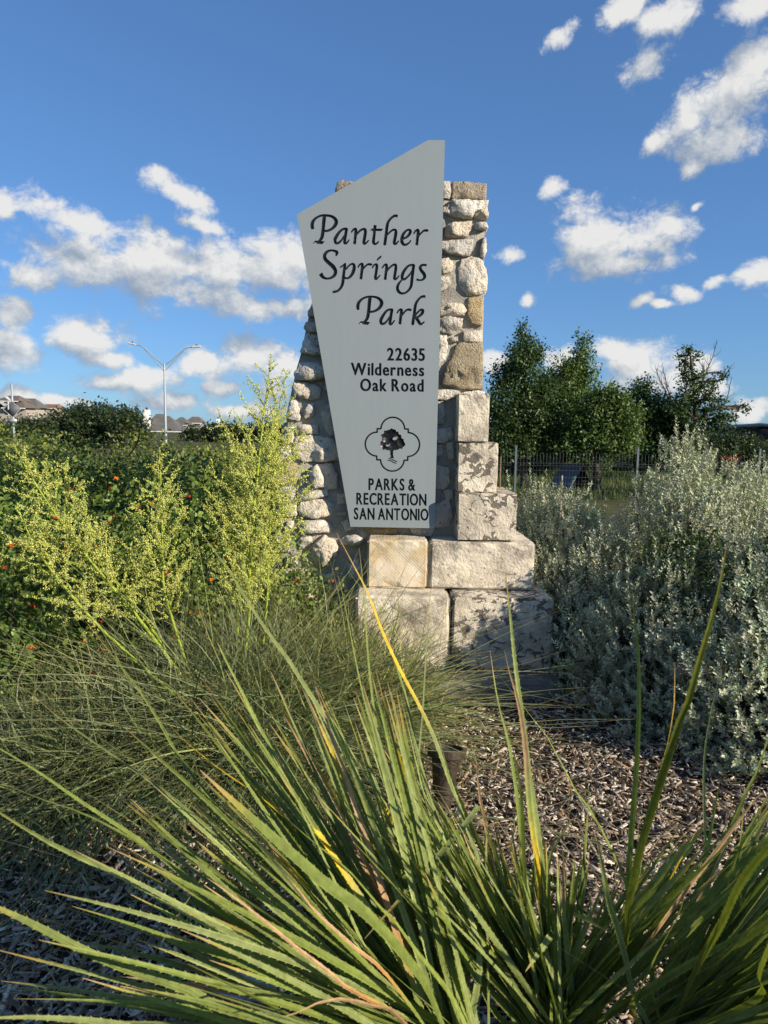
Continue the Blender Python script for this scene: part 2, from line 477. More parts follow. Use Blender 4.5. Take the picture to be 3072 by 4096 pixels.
grid_sheet('mulch_bed', -4.5, 5.0, -.6, 8.0, 120, 120, mulch_h, M['mulch'])

# ------------------------------------------------------------------ stone monument
Y_WALL, Y_PANEL = 4.64, 4.53
mon = thing('stone_monument', 'pale limestone rubble monument with stacked blocks carrying the grey park sign', 'monument', (0.4, 4.7, 0))
MOFF = Vector((-.4, -4.7, 0))
def W2M(v): return Vector(v) + MOFF
Z1 = lambda x, y: (1100 + x * .6028, 500 + y * .6028)
Z2 = lambda x, y: (1100 + x * .7233, 1300 + y * .7233)
Z3 = lambda x, y: (1100 + x * .7836, 2000 + y * .7836)
Z8 = lambda x, y: (1100 + x * .3617, 1700 + y * .3617)
# mortar core
core_px = [(1352,735),(1940,735),(1936,1100),(1928,1540),(1932,1800),(1940,2300),(1940,2560),(1100,2620),(1098,2300),(1106,2000),(1122,1800),(1142,1680),(1168,1560),(1185,1480),(1208,1400),(1228,1300),(1243,1230),(1290,1000)]
core = [at_y(x, y, Y_WALL) for x, y in core_px]
core = [Vector((p.x, p.y, max(p.z, -.04))) for p in core]
rng = np.random.default_rng(5)
def slab_from_outline(outline, y0, y1, name, mat, parent, step=.05, amp=.012):
    """solid of the given x,z outline between two depths with an uneven face"""
    pts = [(p.x, p.z) for p in outline]
    lines = []
    for i in range(len(pts)):
        a, b = pts[i], pts[(i + 1) % len(pts)]
        n = max(1, int(math.hypot(b[0] - a[0], b[1] - a[1]) / step))
        for k in range(n):
            t = k / n; lines.append((a[0] + (b[0] - a[0]) * t, a[1] + (b[1] - a[1]) * t))
    B = len(lines)
    co = [Vector(p) for p in lines]
    xs = [p[0] for p in lines]; zs = [p[1] for p in lines]
    gx = np.arange(min(xs) + step, max(xs), step); gz = np.arange(min(zs) + step, max(zs), step)
    poly = np.array(lines)
    def inside(x, z):
        c = False; j = B - 1
        for i in range(B):
            if (poly[i, 1] > z) != (poly[j, 1] > z) and x < (poly[j, 0] - poly[i, 0]) * (z - poly[i, 1]) / (poly[j, 1] - poly[i, 1]) + poly[i, 0]: c = not c
            j = i
        return c
    for x in gx:
        for z in gz:
            if inside(x, z) and np.min(np.hypot(poly[:, 0] - x, poly[:, 1] - z)) > step * .5: co.append(Vector((x, z)))
    r = geometry.delaunay_2d_cdt(co, [], [list(range(B))], 1, 1e-6)
    v2 = np.array([(v.x, v.y) for v in r[0]]); tri = np.array([list(f) for f in r[2]])
    n = len(v2)
    nz = amp * (np.sin(v2[:, 0] * 9 + v2[:, 1] * 13) + np.sin(v2[:, 0] * 23 - v2[:, 1] * 7) * .6 + rng.normal(0, .5, n))
    F = np.stack([v2[:, 0], np.full(n, y0) + nz, v2[:, 1]], -1); Bk = np.stack([v2[:, 0], np.full(n, y1), v2[:, 1]], -1)
    a, b, c = v2[tri[0][0]], v2[tri[0][1]], v2[tri[0][2]]
    ccw = (b[0] - a[0]) * (c[1] - a[1]) - (b[1] - a[1]) * (c[0] - a[0]) > 0
    T = tri if ccw else tri[:, ::-1]
    # boundary edges
    from collections import Counter
    cnt = Counter(); dire = {}
    for t in T:
        for i in range(3):
            e = (t[i], t[(i + 1) % 3]); k = tuple(sorted(e)); cnt[k] += 1; dire[k] = e
    Q = [(dire[k][1], dire[k][0], dire[k][0] + n, dire[k][1] + n) for k, c_ in cnt.items() if c_ == 1]
    V = np.concatenate([F, Bk]) + np.array(MOFF)
    return link(name, mesh_np(name, V, Q, np.concatenate([T, T[:, ::-1] + n]), mat, None, True), parent)
slab_from_outline(core, Y_WALL, 5.12, 'mortar_core', M['mortar'], mon, .06, .008)

def stone_mesh(poly, front, depth, seed, bulge=.025):
    """split stone: poly list of (x,z), uneven faceted face towards -y"""
    rg = np.random.default_rng(seed)
    poly = np.array(poly, float); c = poly.mean(0); poly = poly - c
    size = np.sqrt(np.ptp(poly[:, 0]) * np.ptp(poly[:, 1]))
    per = np.linalg.norm(np.roll(poly, -1, 0) - poly, axis=1).sum(); out = []
    for k in range(len(poly)):
        a, b = poly[k], poly[(k + 1) % len(poly)]; m_ = max(1, int(round(np.linalg.norm(b - a) / per * 28)))
        for q in range(m_): out.append(a + (b - a) * q / m_)
    out = np.array(out); N = len(out)
    out = out * 1.07 + rg.normal(0, .016 * size, (N, 2))
    if np.sum(out[:, 0] * np.roll(out[:, 1], -1) - out[:, 1] * np.roll(out[:, 0], -1)) < 0: out = out[::-1].copy()
    inner = []
    lo, hi = out.min(0), out.max(0)
    want = int(np.clip(60 * (size / .18) ** 2, 14, 90)); tries = 0
    while len(inner) < want and tries < 4000:
        tries += 1
        q = rg.uniform(lo, hi)
        a, b = out, np.roll(out, -1, 0)
        cr = ((a[:, 1] > q[1]) != (b[:, 1] > q[1])) & (q[0] < (b[:, 0] - a[:, 0]) * (q[1] - a[:, 1]) / (b[:, 1] - a[:, 1] + 1e-12) + a[:, 0])
        if cr.sum() % 2 == 0 or np.min(np.hypot(*(out - q).T)) < .06 * size: continue
        inner.append(q)
    rim = out * .93
    co = [Vector(p) for p in out] + [Vector(p) for p in rim] + [Vector(q) for q in inner]
    r = geometry.delaunay_2d_cdt(co, [], [list(range(N))], 1, 1e-7)
    v2 = np.array([(v.x, v.y) for v in r[0]]); T = np.array([list(f) for f in r[2] if len(f) == 3])
    a, b, c3 = v2[T[:, 0]], v2[T[:, 1]], v2[T[:, 2]]
    neg = (b[:, 0] - a[:, 0]) * (c3[:, 1] - a[:, 1]) - (b[:, 1] - a[:, 1]) * (c3[:, 0] - a[:, 0]) < 0
    T[neg] = T[neg][:, ::-1]
    dist = np.array([np.min(np.hypot(*(out - q).T)) for q in v2])
    y = -bulge * (.75 + .25 * np.clip(dist / (.06 * size), 0, 1))
    f_ = np.zeros(len(v2))
    for _ in range(6):
        dv = unit(rg.normal(size=2)); f_ += np.maximum(0, v2 @ dv - rg.uniform(-.2, .38) * size) * rg.uniform(.15, .7)
    y += np.minimum(f_, bulge * .75) + v2 @ rg.normal(0, .05, 2)
    y += rg.normal(0, .022 * size, len(v2)) * np.clip(dist / (.1 * size), .3, 1)
    y = np.minimum(y, -.006 - .006 * (dist > 1e-6))
    V = np.stack([v2[:, 0], y + front, v2[:, 1]], -1)
    n = len(V)
    back = np.stack([out[:, 0], np.full(N, front + depth), out[:, 1]], -1)
    # boundary vertices keep their order 0..N-1 in the triangulation output
    idx = [int(np.argmin(np.hypot(*(v2 - p).T))) for p in out]
    Q = [(idx[(k + 1) % N], idx[k], n + k, n + (k + 1) % N) for k in range(N)]
    return np.concatenate([V, back]), np.array(Q), T, c
STONES = [
 (Z1,[(1110,378),(1160,378),(1168,440),(1155,488),(1110,485)],'stone',.03),
 (Z1,[(1185,380),(1290,382),(1395,392),(1399,450),(1390,492),(1290,490),(1175,485),(1178,430)],'dark_stone',.03),
 (Z1,[(1120,555),(1180,505),(1402,505),(1402,548),(1320,580),(1300,620),(1200,605),(1120,575)],'stone',.05),
 (Z1,[(1325,582),(1405,552),(1414,600),(1402,628),(1320,618)],'stone',.045),
 (Z1,[(1138,670),(1180,650),(1300,640),(1295,700),(1270,740),(1130,735)],'stone',.04),
 (Z1,[(1335,655),(1402,652),(1414,685),(1392,702),(1330,690)],'stone',.04),
 (Z1,[(1105,775),(1170,765),(1310,762),(1305,830),(1285,868),(1170,855),(1105,840)],'stone',.045),
 (Z1,[(1385,745),(1402,760),(1402,840),(1382,895),(1362,870),(1368,800)],'stone',.04),
 (Z1,[(1100,890),(1150,885),(1188,930),(1165,975),(1100,990)],'stone',.03),
 (Z1,[(1240,900),(1300,880),(1370,895),(1394,960),(1406,1040),(1397,1110),(1330,1125),(1280,1120),(1225,1070),(1215,960)],'stone',.06),
 (Z1,[(1095,1010),(1155,1010),(1165,1050),(1130,1090),(1095,1105)],'stone',.02),
 (Z1,[(1285,1150),(1380,1152),(1380,1260),(1367,1330),(1310,1320),(1280,1270)],'tan_stone',.03),
 (Z1,[(1090,1210),(1160,1180),(1240,1190),(1265,1225),(1250,1260),(1090,1262)],'stone',.04),
 (Z1,[(1090,1285),(1160,1275),(1240,1290),(1235,1340),(1180,1385),(1090,1370)],'stone',.04),
 (Z1,[(1250,1370),(1372,1362),(1372,1438),(1255,1440)],'stone',.03),
 (Z1,[(1080,1405),(1140,1400),(1145,1480),(1130,1550),(1080,1590)],'stone',.035),
 (Z1,[(1165,1410),(1210,1405),(1215,1435),(1170,1440)],'stone',.02),
 (Z2,[(1005,120),(1060,98),(1144,100),(1144,345),(1090,350),(930,335),(935,270),(990,150)],'tan_stone',.055),
 (Z2,[(895,355),(1000,360),(1030,375),(1120,362),(1150,372),(1150,384),(1010,395),(940,415),(895,405)],'stone',.03),
 (Z2,[(890,430),(930,425),(940,500),(930,545),(888,548)],'stone',.03),
 (Z2,[(890,575),(975,570),(985,620),(940,650),(888,648)],'stone',.04),
 (Z2,[(885,665),(925,660),(930,715),(882,730)],'stone',.02),
 (Z2,[(945,655),(985,650),(990,740),(960,740)],'stone',.02),
 (Z2,[(880,775),(960,790),(965,870),(940,905),(878,905)],'stone',.03),
 (Z2,[(930,915),(980,910),(985,960),(950,975)],'stone',.02),
 (Z2,[(880,1000),(960,960),(978,1050),(960,1110),(880,1125)],'stone',.03),
 (Z2,[(500,1110),(680,1110),(670,1155),(520,1155)],'tan_stone',.03),
 (Z2,[(740,1110),(890,1110),(860,1165),(770,1165)],'stone',.03),
 (Z1,[(405,440),(415,385),(450,370),(505,378),(600,400),(600,460),(480,470)],'dark_stone',.04),
 (Z1,[(220,1240),(240,1205),(310,1215),(310,1275),(223,1270)],'stone',.05),
 (Z1,[(193,1350),(208,1310),(330,1305),(330,1375),(230,1378)],'stone',.05),
 (Z2,[(143,150),(158,90),(185,45),(270,70),(275,165),(215,165)],'stone',.05),
 (Z2,[(108,270),(140,215),(180,205),(290,220),(290,285),(200,305),(118,302)],'stone',.06),
 (Z2,[(98,350),(108,320),(190,325),(255,350),(245,400),(200,415),(108,390)],'stone',.05),
 (Z2,[(270,335),(310,335),(315,365),(275,360)],'stone',.03),
 (Z2,[(73,470),(88,420),(120,415),(140,500),(130,530),(68,515)],'stone',.04),
 (Z2,[(160,490),(185,440),(215,435),(215,505),(165,515)],'stone',.05),
 (Z2,[(255,490),(280,450),(330,440),(352,600),(300,608),(265,550)],'stone',.03),
 (Z2,[(120,570),(150,550),(235,555),(232,605),(125,600)],'stone',.04),
 (Z2,[(100,700),(120,620),(200,615),(320,630),(355,700),(350,745),(160,755)],'stone',.05),
 (Z2,[(195,830),(210,785),(235,772),(265,830),(270,890),(205,900)],'stone',.09),
 (Z2,[(240,775),(310,765),(345,830),(350,905),(270,905)],'stone',.035),
 (Z2,[(120,960),(150,925),(285,910),(285,945),(160,975)],'stone',.05),
 (Z2,[(135,1020),(150,975),(260,965),(320,1000),(310,1045),(240,1065),(140,1050)],'stone',.06),
 (Z2,[(145,1105),(160,1080),(270,1080),(315,1115),(300,1145),(160,1145)],'stone',.075),
 (Z2,[(130,1215),(140,1175),(195,1165),(205,1200),(150,1235)],'stone',.05),
 (Z2,[(155,1275),(270,1160),(330,1200),(345,1225),(340,1270),(250,1340),(190,1330)],'stone',.07),
 (Z2,[(360,1190),(390,1165),(450,1158),(487,1185),(460,1215),(370,1215)],'stone',.06),
 (Z2,[(345,935),(385,930),(400,985),(345,990)],'stone',.02),
 (Z2,[(345,1035),(395,1030),(400,1050),(350,1052)],'stone',.02),
 (Z2,[(370,1090),(400,1075),(440,1120),(390,1140)],'stone',.03),
 (Z3,[(215,380),(290,375),(302,410),(250,418)],'stone',.03),
 (Z3,[(255,440),(330,430),(350,455),(300,480),(262,470)],'stone',.03),
 (Z3,[(150,430),(215,420),(235,470),(230,530),(150,525)],'stone',.03),
 (Z3,[(370,330),(430,300),(450,360),(440,400),(380,400)],'stone',.03),
 (Z3,[(100,355),(150,350),(180,380),(150,400),(105,395)],'stone',.03),
 (Z3,[(70,290),(110,285),(115,330),(80,340)],'stone',.03),
 (Z3,[(250,500),(340,500),(350,560),(270,570)],'stone',.03),
 (Z8,[(110,30),(205,20),(200,190),(90,210)],'stone',.03),
 (Z8,[(60,240),(170,230),(180,380),(40,400)],'stone',.03),
 (Z8,[(100,890),(230,890),(240,1000),(110,1010)],'stone',.04),
 (Z8,[(130,1070),(205,1060),(195,1160),(120,1165)],'stone',.03),
 (Z8,[(120,1460),(230,1450),(255,1540),(130,1580)],'stone',.035),
 (Z8,[(20,430),(240,430),(230,640),(30,650)],'tan_stone',.03),
 (Z8,[(20,680),(220,690),(210,850),(20,850)],'stone',.03),
 (Z8,[(0,1190),(160,1200),(150,1400),(0,1400)],'stone',.03),
 (Z8,[(20,1620),(180,1610),(170,1760),(20,1770)],'stone',.03),
]
for k, (zf, poly, mt, bulge) in enumerate(STONES):
    pts = [at_y(*zf(x, y), Y_WALL - .015) for x, y in poly]
    V, Q, T, c = stone_mesh([(p.x, p.z) for p in pts], Y_WALL - .012, .17, 100 + k, bulge)
    loc = Vector((c[0], 0, c[1])) + MOFF
    link('stone', mesh_np('stone', V, Q, T, M[mt], None, False), mon, loc)
# stones on the two end faces of the wall
for side, xe, zlo, zhi in ((1, at_y(1936, 1000, Y_WALL).x, 1.8, 2.95), (-1, at_y(1110, 2000, Y_WALL).x, .1, 1.2), (-1, at_y(1300, 900, Y_WALL).x, 2.2, 2.9)):
    z = zlo; k = 0
    while z < zhi:
        h = .10 + .07 * ((k * 37) % 10) / 10
        for j, (ya, yb) in enumerate(((4.80, 4.93), (4.96, 5.10))):
            rr = np.random.default_rng(900 + k * 7 + j)
            poly = [(rr.uniform(-.01, .02) + ya, z + rr.uniform(0, .015)), (yb - rr.uniform(0, .03), z + rr.uniform(0, .02)), (yb, z + h * .85), (ya + .04, z + h * .9), (ya, z + h * .6)]
            V, Q, T, c = stone_mesh(poly, 0, .05, 950 + k * 11 + j, .02)
            V = np.stack([-side * V[:, 1] if side > 0 else V[:, 1], V[:, 0] * (1 if side > 0 else -1), V[:, 2]], -1) if False else np.stack([-side * V[:, 1], side * V[:, 0], V[:, 2]], -1)
            xx = xe - (.0 if side > 0 else -.0)
            if side < 0: xx = xe + (.06 if z > 2 else .0) + max(0, (z - .9)) * (.0 if z > 2 else .12)
            link('stone', mesh_np('stone', V, Q, T, M['stone'], None, False), mon, Vector((xx, c[0], c[1])) + MOFF)
        z += h + .02; k += 1

# sawn blocks
def block(px0, py0, px1, py1, yf, yb, mat, name='block', bev=.010, seed=0, z0=None, z1=None, face_amp=.006):
    """box with worn edges whose front face covers the given photo rectangle at depth yf"""
    a = at_y(px0, py1, yf); b = at_y(px1, py0, yf)
    x0, x1 = a.x, b.x
    zl = a.z if z0 is None else z0; zh = b.z if z1 is None else z1
    bm = bmesh.new()
    add_box(bm, ((x0 + x1) / 2, (yf + yb) / 2, (zl + zh) / 2), (x1 - x0, yb - yf, zh - zl))
    bmesh.ops.bevel(bm, geom=list(bm.edges), offset=bev, segments=3, affect='EDGES')
    bmesh.ops.subdivide_edges(bm, edges=[e for e in bm.edges if e.calc_length() > .05], cuts=7, use_grid_fill=True)
    rg = np.random.default_rng(seed)
    ph = rg.uniform(0, 6, 6)
    ctr = Vector(((x0 + x1) / 2, (yf + yb) / 2, (zl + zh) / 2))
    for v in bm.verts:
        p = v.co
        n = math.sin(p.x * 17 + ph[0]) * math.sin(p.z * 19 + ph[1]) + .7 * math.sin(p.x * 41 + p.z * 33 + ph[2]) + rg.normal(0, .5)
        e = min(abs(p.x - x0), abs(p.x - x1)); f = min(abs(p.z - zl), abs(p.z - zh))
        d = (p - ctr).normalized()
        wear = .006 * max(0, rg.normal(0, 1)) if (e < .03 and f < .03) or (f < .02) else 0
        v.co = p + Vector((d.x * .5, d.y, d.z * .5)) * (face_amp * .32 * n - wear)
    bmesh.ops.translate(bm, verts=bm.verts, vec=MOFF)
    return bm_obj(name, bm, mat, mon, smooth=False)
zb0, zb1, zb2 = .10, .553, .862
zst = [.866, 1.166, 1.482, 1.782]
Y_FOOT, Y_BASE, Y_ROW2, Y_STACK = 3.95, 4.20, 4.40, 4.42
f0p = at_z(2268, 2742, .10)
block(1480, 2742, 2262, 2800, Y_FOOT, 5.2, M['concrete'], 'footing', .008, 1, -.06, zb0, .004)
block(1420, 2385, 1800, 2672, Y_BASE, 4.9, M['block_dirty'], 'block', .016, 2, zb0 + .002, zb1, .012)
block(1806, 2385, 2216, 2672, Y_BASE, 4.9, M['block_vein'], 'block', .010, 3, zb0 + .002, zb1 - .004, .010)
block(1468, 2168, 1712, 2350, Y_ROW2, 4.95, M['block_tool'], 'block', .012, 4, zb1 + .002, zb2 + .004, .006)
block(1719, 2170, 2142, 2352, Y_ROW2 + .005, 4.95, M['block_dirty'], 'block', .012, 5, zb1 + .002, zb2 - .004, .006)
block(1829, 1965, 2071, 2160, Y_STACK, 4.98, M['block_vein'], 'block', .005, 6, zst[0], zst[1] - .003)
block(1829, 1763, 1995, 1965, Y_STACK + .06, 4.985, M['block_vein'], 'block', .005, 7, zst[1], zst[2] - .003)
block(1829, 1570, 1960, 1763, Y_STACK + .045, 4.99, M['block_dirty'], 'block', .006, 8, zst[2], zst[3])
# pinch of mortar between the blocks
for (px0, px1, yf, za, zc) in ((1798, 1808, Y_BASE + .03, zb0, zb1 - .02), (1710, 1721, Y_ROW2 + .03, zb1, zb2 - .02)):
    bm = bmesh.new(); a = at_y(px0, 2200, yf).x; b = at_y(px1, 2200, yf).x
    add_box(bm, ((a + b) / 2, yf + .3, (za + zc) / 2), (b - a + .006, .6, zc - za - .012)); bmesh.ops.translate(bm, verts=bm.verts, vec=MOFF)
    bm_obj('mortar_joint', bm, M['mortar'], mon)

# ------------------------------------------------------------------ sign panel with routed lettering
m, nt, out = new_mat('brushed_grey_sign_paint')
p = objco(nt)
st = nt.noise(nt.v('MULTIPLY', p, (14, 14, 1.1)), 2.2, 5, .6)
c = nt.mix(nt.ramp(st, [(.35, 0.0), (.7, 1.0)]), (.248, .286, .302), (.257, .295, .312))
sp_ = nt.ramp(nt.noise(p, 160, 2, .5), [(.70, 0.0), (.78, .35)])
c = nt.mix(sp_, c, (.55, .58, .58))
rb = nt.noise(nt.v('MULTIPLY', p, (1, 1, 60)), 8, 3, .6)
bsdf(nt, out, c, nt.ramp(rb, [(.3, .42), (.7, .55)]), metal=.15, spec=.35)
M['panel'] = m
M['ink'] = plain('black_routed_paint', (.012, .013, .016), .35, 0, .2, 40)
M['steel'] = plain('galvanised_steel', (.42, .43, .44), .4, .6, .1, 20)

def stroke_poly(pts, n=7, cap=True):
    """quads of a pen stroke; pts (x,y,width)"""
    P = catmull(np.array(pts, float), n)
    xy, wd = P[:, :2], P[:, 2]
    T = unit(np.gradient(xy, axis=0)); N = np.stack([-T[:, 1], T[:, 0]], -1)
    L = xy + N * wd[:, None] / 2; Rr = xy - N * wd[:, None] / 2
    polys = [[L[i], L[i + 1], Rr[i + 1], Rr[i]] for i in range(len(xy) - 1)]
    # small discs close the outer side of bends
    for i in list(range(0, len(xy), 3)) + [len(xy) - 1]:
        r = wd[i] * .49; a = np.linspace(0, 2 * np.pi, 9)[:-1]
        if 0 < i < len(xy) - 1: polys.append([xy[i] + r * np.array((math.cos(t), math.sin(t))) for t in a])
    return polys
fA = lambda q: (1220 + q[0] * .15672, 840 + q[1] * .15672)
fB = lambda q: (1460 + q[0] * .15672, 840 + q[1] * .15672)
fC = lambda q: (1260 + q[0] * .14467, 980 + q[1] * .14467)
fD = lambda q: (1480 + q[0] * .14467, 1000 + q[1] * .14467)
fE = lambda q: (1410 + q[0] * .18083, 1170 + q[1] * .18083)
fG = lambda q: (1400 + q[0] * .2411, 1640 + q[1] * .2411)
GLYPH = [  # frame, strokes, polygons
 (fA,[[(200,490,80),(180,400,92),(205,290,80),(290,200,62),(420,142,58),(560,140,65),(680,165,72),(765,225,85),(797,310,98),(760,405,88),(680,482,70),(590,527,62),(490,540,60)],
      [(497,150,95),(480,280,95),(465,450,90),(450,600,92),(430,700,84),(392,765,74),(345,815,70)]],[[(193,852),(262,780),(505,800),(440,875)]]),
 (fA,[[(1090,482,50),(1000,480,58),(900,540,68),(810,660,82),(765,760,85),(790,845,68),(860,835,65),(930,770,50),(1000,660,45)],
      [(1058,470,84),(1040,600,80),(1015,750,80),(1010,838,75),(1050,850,55),(1100,800,40),(1130,750,32)]],[]),
 (fA,[[(1180,575,40),(1230,505,50),(1288,478,60),(1297,530,80),(1285,650,78),(1262,875,75)],
      [(1300,640,50),(1370,560,55),(1450,500,60),(1528,492,66),(1540,560,82),(1520,700,82),(1500,828,80),(1530,862,60),(1590,815,40),(1625,765,32)]],[]),
 (fB,[[(260,385,78),(245,500,78),(225,700,78),(215,815,80),(250,868,66),(310,845,45),(350,798,34)]],[[(120,535),(175,470),(470,478),(415,540)]]),
 (fB,[[(835,155,72),(760,150,70),(670,205,62),(590,310,70),(560,430,80),(540,600,80),(520,750,80),(500,890,78)],
      [(560,640,45),(640,560,50),(720,507,58),(783,515,62),(785,600,82),(765,720,82),(745,838,80),(780,868,60),(830,825,40),(865,780,32)]],[]),
 (fB,[[(965,735,60),(1060,695,60),(1130,620,75),(1158,545,78),(1130,505,55),(1060,525,55),(980,610,75),(942,720,85),(942,815,85),(990,883,70),(1060,880,58),(1130,830,42),(1175,770,32)]],[]),
 (fB,[[(1240,610,40),(1290,535,50),(1348,505,60),(1357,560,80),(1340,700,78),(1318,900,75)],[(1360,670,45),(1430,590,50),(1500,532,55),(1555,522,68),(1597,525,66)]],[]),
 (fC,[[(580,300,50),(600,245,75),(600,195,90),(530,160,66),(430,150,60),(320,200,80),(262,300,95),(290,400,105),(390,500,110),(500,600,115),(565,720,103),(540,830,90),(450,905,70),(330,928,62),(220,888,90),(150,790,125)]],[]),
 (fC,[[(690,625,45),(770,568,45),(848,500,40)],[(838,500,50),(820,600,80),(800,750,80),(780,900,85),(765,1050,88),(720,1170,75),(640,1260,65),(560,1290,72),(485,1305,58)],
      [(850,680,45),(930,580,50),(1015,525,55),(1075,548,78),(1080,650,95),(1040,780,90),(960,888,70),(880,922,58),(800,900,70)]],[]),
 (fC,[[(1185,630,40),(1230,550,50),(1298,515,58),(1310,570,82),(1290,750,82),(1265,950,80)],[(1310,690,45),(1380,600,50),(1450,542,55),(1508,535,70),(1560,540,66)]],[]),
 (fD,[[(60,500,40),(110,420,50),(178,395,60),(190,450,80),(170,600,80),(147,775,80),(180,798,60),(240,740,40),(280,690,32)],[(187,298,22),(225,245,52),(285,195,50),(313,157,24)]],[]),
 (fD,[[(330,505,40),(390,425,50),(448,398,60),(460,460,80),(440,620,80),(415,825,80)],[(460,590,50),(540,490,55),(630,420,60),(702,404,66),(715,480,82),(695,630,82),(675,778,80),(710,808,60),(770,755,40),(808,700,32)]],[]),
 (fD,[[(1230,402,45),(1150,412,58),(1060,442,65),(960,550,80),(895,680,90),(890,785,80),(950,808,70),(1030,750,55),(1110,660,50),(1160,570,40)],
      [(1207,405,88),(1190,550,85),(1165,750,85),(1150,900,85),(1130,1010,80),(1060,1120,65),(950,1195,60),(850,1192,72),(778,1130,85),(757,1040,85),(790,940,70),(850,860,50),(900,810,50)]],[]),
 (fD,[[(1565,425,70),(1500,412,62),(1430,425,70),(1385,490,85),(1420,570,90),(1490,660,95),(1510,740,90),(1460,815,65),(1370,835,52),(1285,812,70)]],[]),
 (fE,[[(125,385,62),(117,310,75),(140,220,68),(220,140,52),(330,97,48),(430,92,48),(540,112,56),(620,170,75),(643,240,84),(610,320,74),(540,385,60),(460,420,52),(380,430,50)],
      [(387,105,80),(372,230,78),(360,380,75),(345,490,76),(325,570,70),(292,622,62),(255,660,60)]],[[(128,695),(185,633),(392,655),(340,717)]]),
 (fE,[[(895,375,42),(820,377,50),(740,420,56),(665,530,68),(625,620,72),(640,688,60),(700,685,55),(760,630,42),(820,540,38)],[(875,368,70),(855,480,68),(835,610,68),(827,688,64),(860,700,48),(905,650,34),(935,610,28)]],[]),
 (fE,[[(980,460,34),(1025,395,42),(1078,375,52),(1082,420,68),(1065,540,66),(1045,705,66)],[(1090,510,38),(1150,430,42),(1210,382,48),(1258,380,58),(1288,388,54)]],[]),
 (fE,[[(1615,88,60),(1540,92,56),(1470,142,52),(1405,240,62),(1380,350,68),(1365,480,70),(1345,600,70),(1330,710,68)],
      [(1370,530,40),(1440,440,45),(1508,384,48),(1553,392,62),(1545,450,72),(1480,520,55),(1400,558,50),(1350,570,50)],[(1410,560,75),(1460,640,72),(1500,698,62),(1550,680,40),(1590,645,28)]],[]),
]
PIECES = []     # (name, list of polygons in px, list of hole polygons)
for fr, strokes, polys in GLYPH:
    pl = []
    for s_ in strokes: pl += [[fr(q) for q in po] for po in stroke_poly(s_)]
    pl += [[fr(q) for q in po] for po in polys]
    PIECES.append(('letter', pl, []))
# block lettering
def text_polys(ch, bold):
    cu = bpy.data.curves.new('t', 'FONT'); cu.body = ch; cu.resolution_u = 4; cu.offset = bold
    ob = bpy.data.objects.new('t', cu); COL.objects.link(ob)
    bpy.context.view_layer.update()
    me = ob.to_mesh()
    v = [(x.co.x, x.co.y) for x in me.vertices]
    po = [[(v[i][0] + dx, v[i][1] + dy) for i in p_.vertices] for p_ in me.polygons for dx, dy in ((-.030, 0), (.030, 0), (-.015, .010), (.015, .010), (0, -.008), (0, 0))]
    ob.to_mesh_clear(); bpy.data.objects.remove(ob); bpy.data.curves.remove(cu)
    return po
def text_line(txt, x0, y0, x1, y1, cap, bold=.010, gap=.075, space=.24):
    items = []; x = 0
    for ch in txt:
        if ch == ' ': x += space; continue
        po = text_polys(ch, bold)
        xs = [q[0] for p_ in po for q in p_]; lo, hi = min(xs), max(xs)
        items.append([[(q[0] - lo + x, q[1]) for q in p_] for p_ in po]); x += hi - lo + gap
    wd = x - gap
    H = max(q[1] for po in [text_polys('H', bold)] for p_ in po for q in p_)
    for po in items:
        pl = []
        for p_ in po:
            pl.append([(x0 + q[0] / wd * (x1 - x0), y0 + (y1 - y0) * q[0] / wd - q[1] / H * cap) for q in p_])
        PIECES.append(('letter', pl, []))
text_line('22635', 1547.6, 1441, 1700, 1443, 49.5)
text_line('Wilderness', 1402.8, 1499.5, 1697, 1504, 49)
text_line('Oak Road', 1440, 1563.5, 1695, 1566, 49)
text_line('PARKS &', 1473.5, 1959.5, 1661.6, 1962, 46.5)
text_line('RECREATION', 1424.8, 2017.3, 1706, 2022, 46.5)
text_line('SAN ANTONIO', 1415, 2077, 1714, 2081.7, 46.5)
# emblem: quatrefoil ring and tree
def arc(cx, cy, r, a0, a1, n=22): return [(cx + r * math.cos(R(a)), cy + r * math.sin(R(a))) for a in np.linspace(a0, a1, n)]
ring = (arc(710, 318, 197, 182, 358) + [(912, 316), (966, 316), (966, 370)] + arc(954, 573, 199, -88, 88) + [(958, 774), (957, 834), (898, 834)]
        + arc(702, 818, 196, 5, 175) + [(506, 826), (444, 828), (444, 766)] + arc(452, 566, 199, 92, 268) + [(451, 370), (451, 310), (513, 310)])
ring = np.array(ring); nr = len(ring)
pl = []
for i in range(nr):
    a, b = ring[i], ring[(i + 1) % nr]
    if np.hypot(*(b - a)) < 1e-3: continue
    t = (b - a) / np.hypot(*(b - a)); n_ = np.array((-t[1], t[0])) * 13; a2, b2 = a - t * 6, b + t * 6
    pl.append([fG(a2 + n_), fG(b2 + n_), fG(b2 - n_), fG(a2 - n_)])
PIECES.append(('emblem_ring', pl, []))
crown = [(665,318),(700,310),(760,328),(800,368),(822,410),(850,415),(852,455),(890,500),(918,560),(900,602),(868,642),(820,645),(770,660),(730,672),(690,664),(640,670),(590,655),(550,660),(520,630),(488,575),(515,520),(530,470),(508,418),(552,395),(585,338),(630,330)]
rgc = np.random.default_rng(3)
cw = []
for i in range(len(crown)):
    a, b = np.array(crown[i]), np.array(crown[(i + 1) % len(crown)])
    for t in (0, .33, .66): cw.append(fG(a + (b - a) * t + (rgc.normal(0, 7, 2) if t else 0)))
holes = [[fG((740 + 33 * math.cos(t) * (1 + .15 * math.sin(3 * t)), 475 + 27 * math.sin(t))) for t in np.linspace(0, 6.28, 13)[:-1]],
         [fG((621 + 29 * math.cos(t), 590 + 17 * math.sin(t + .2))) for t in np.linspace(0, 6.28, 11)[:-1]]]
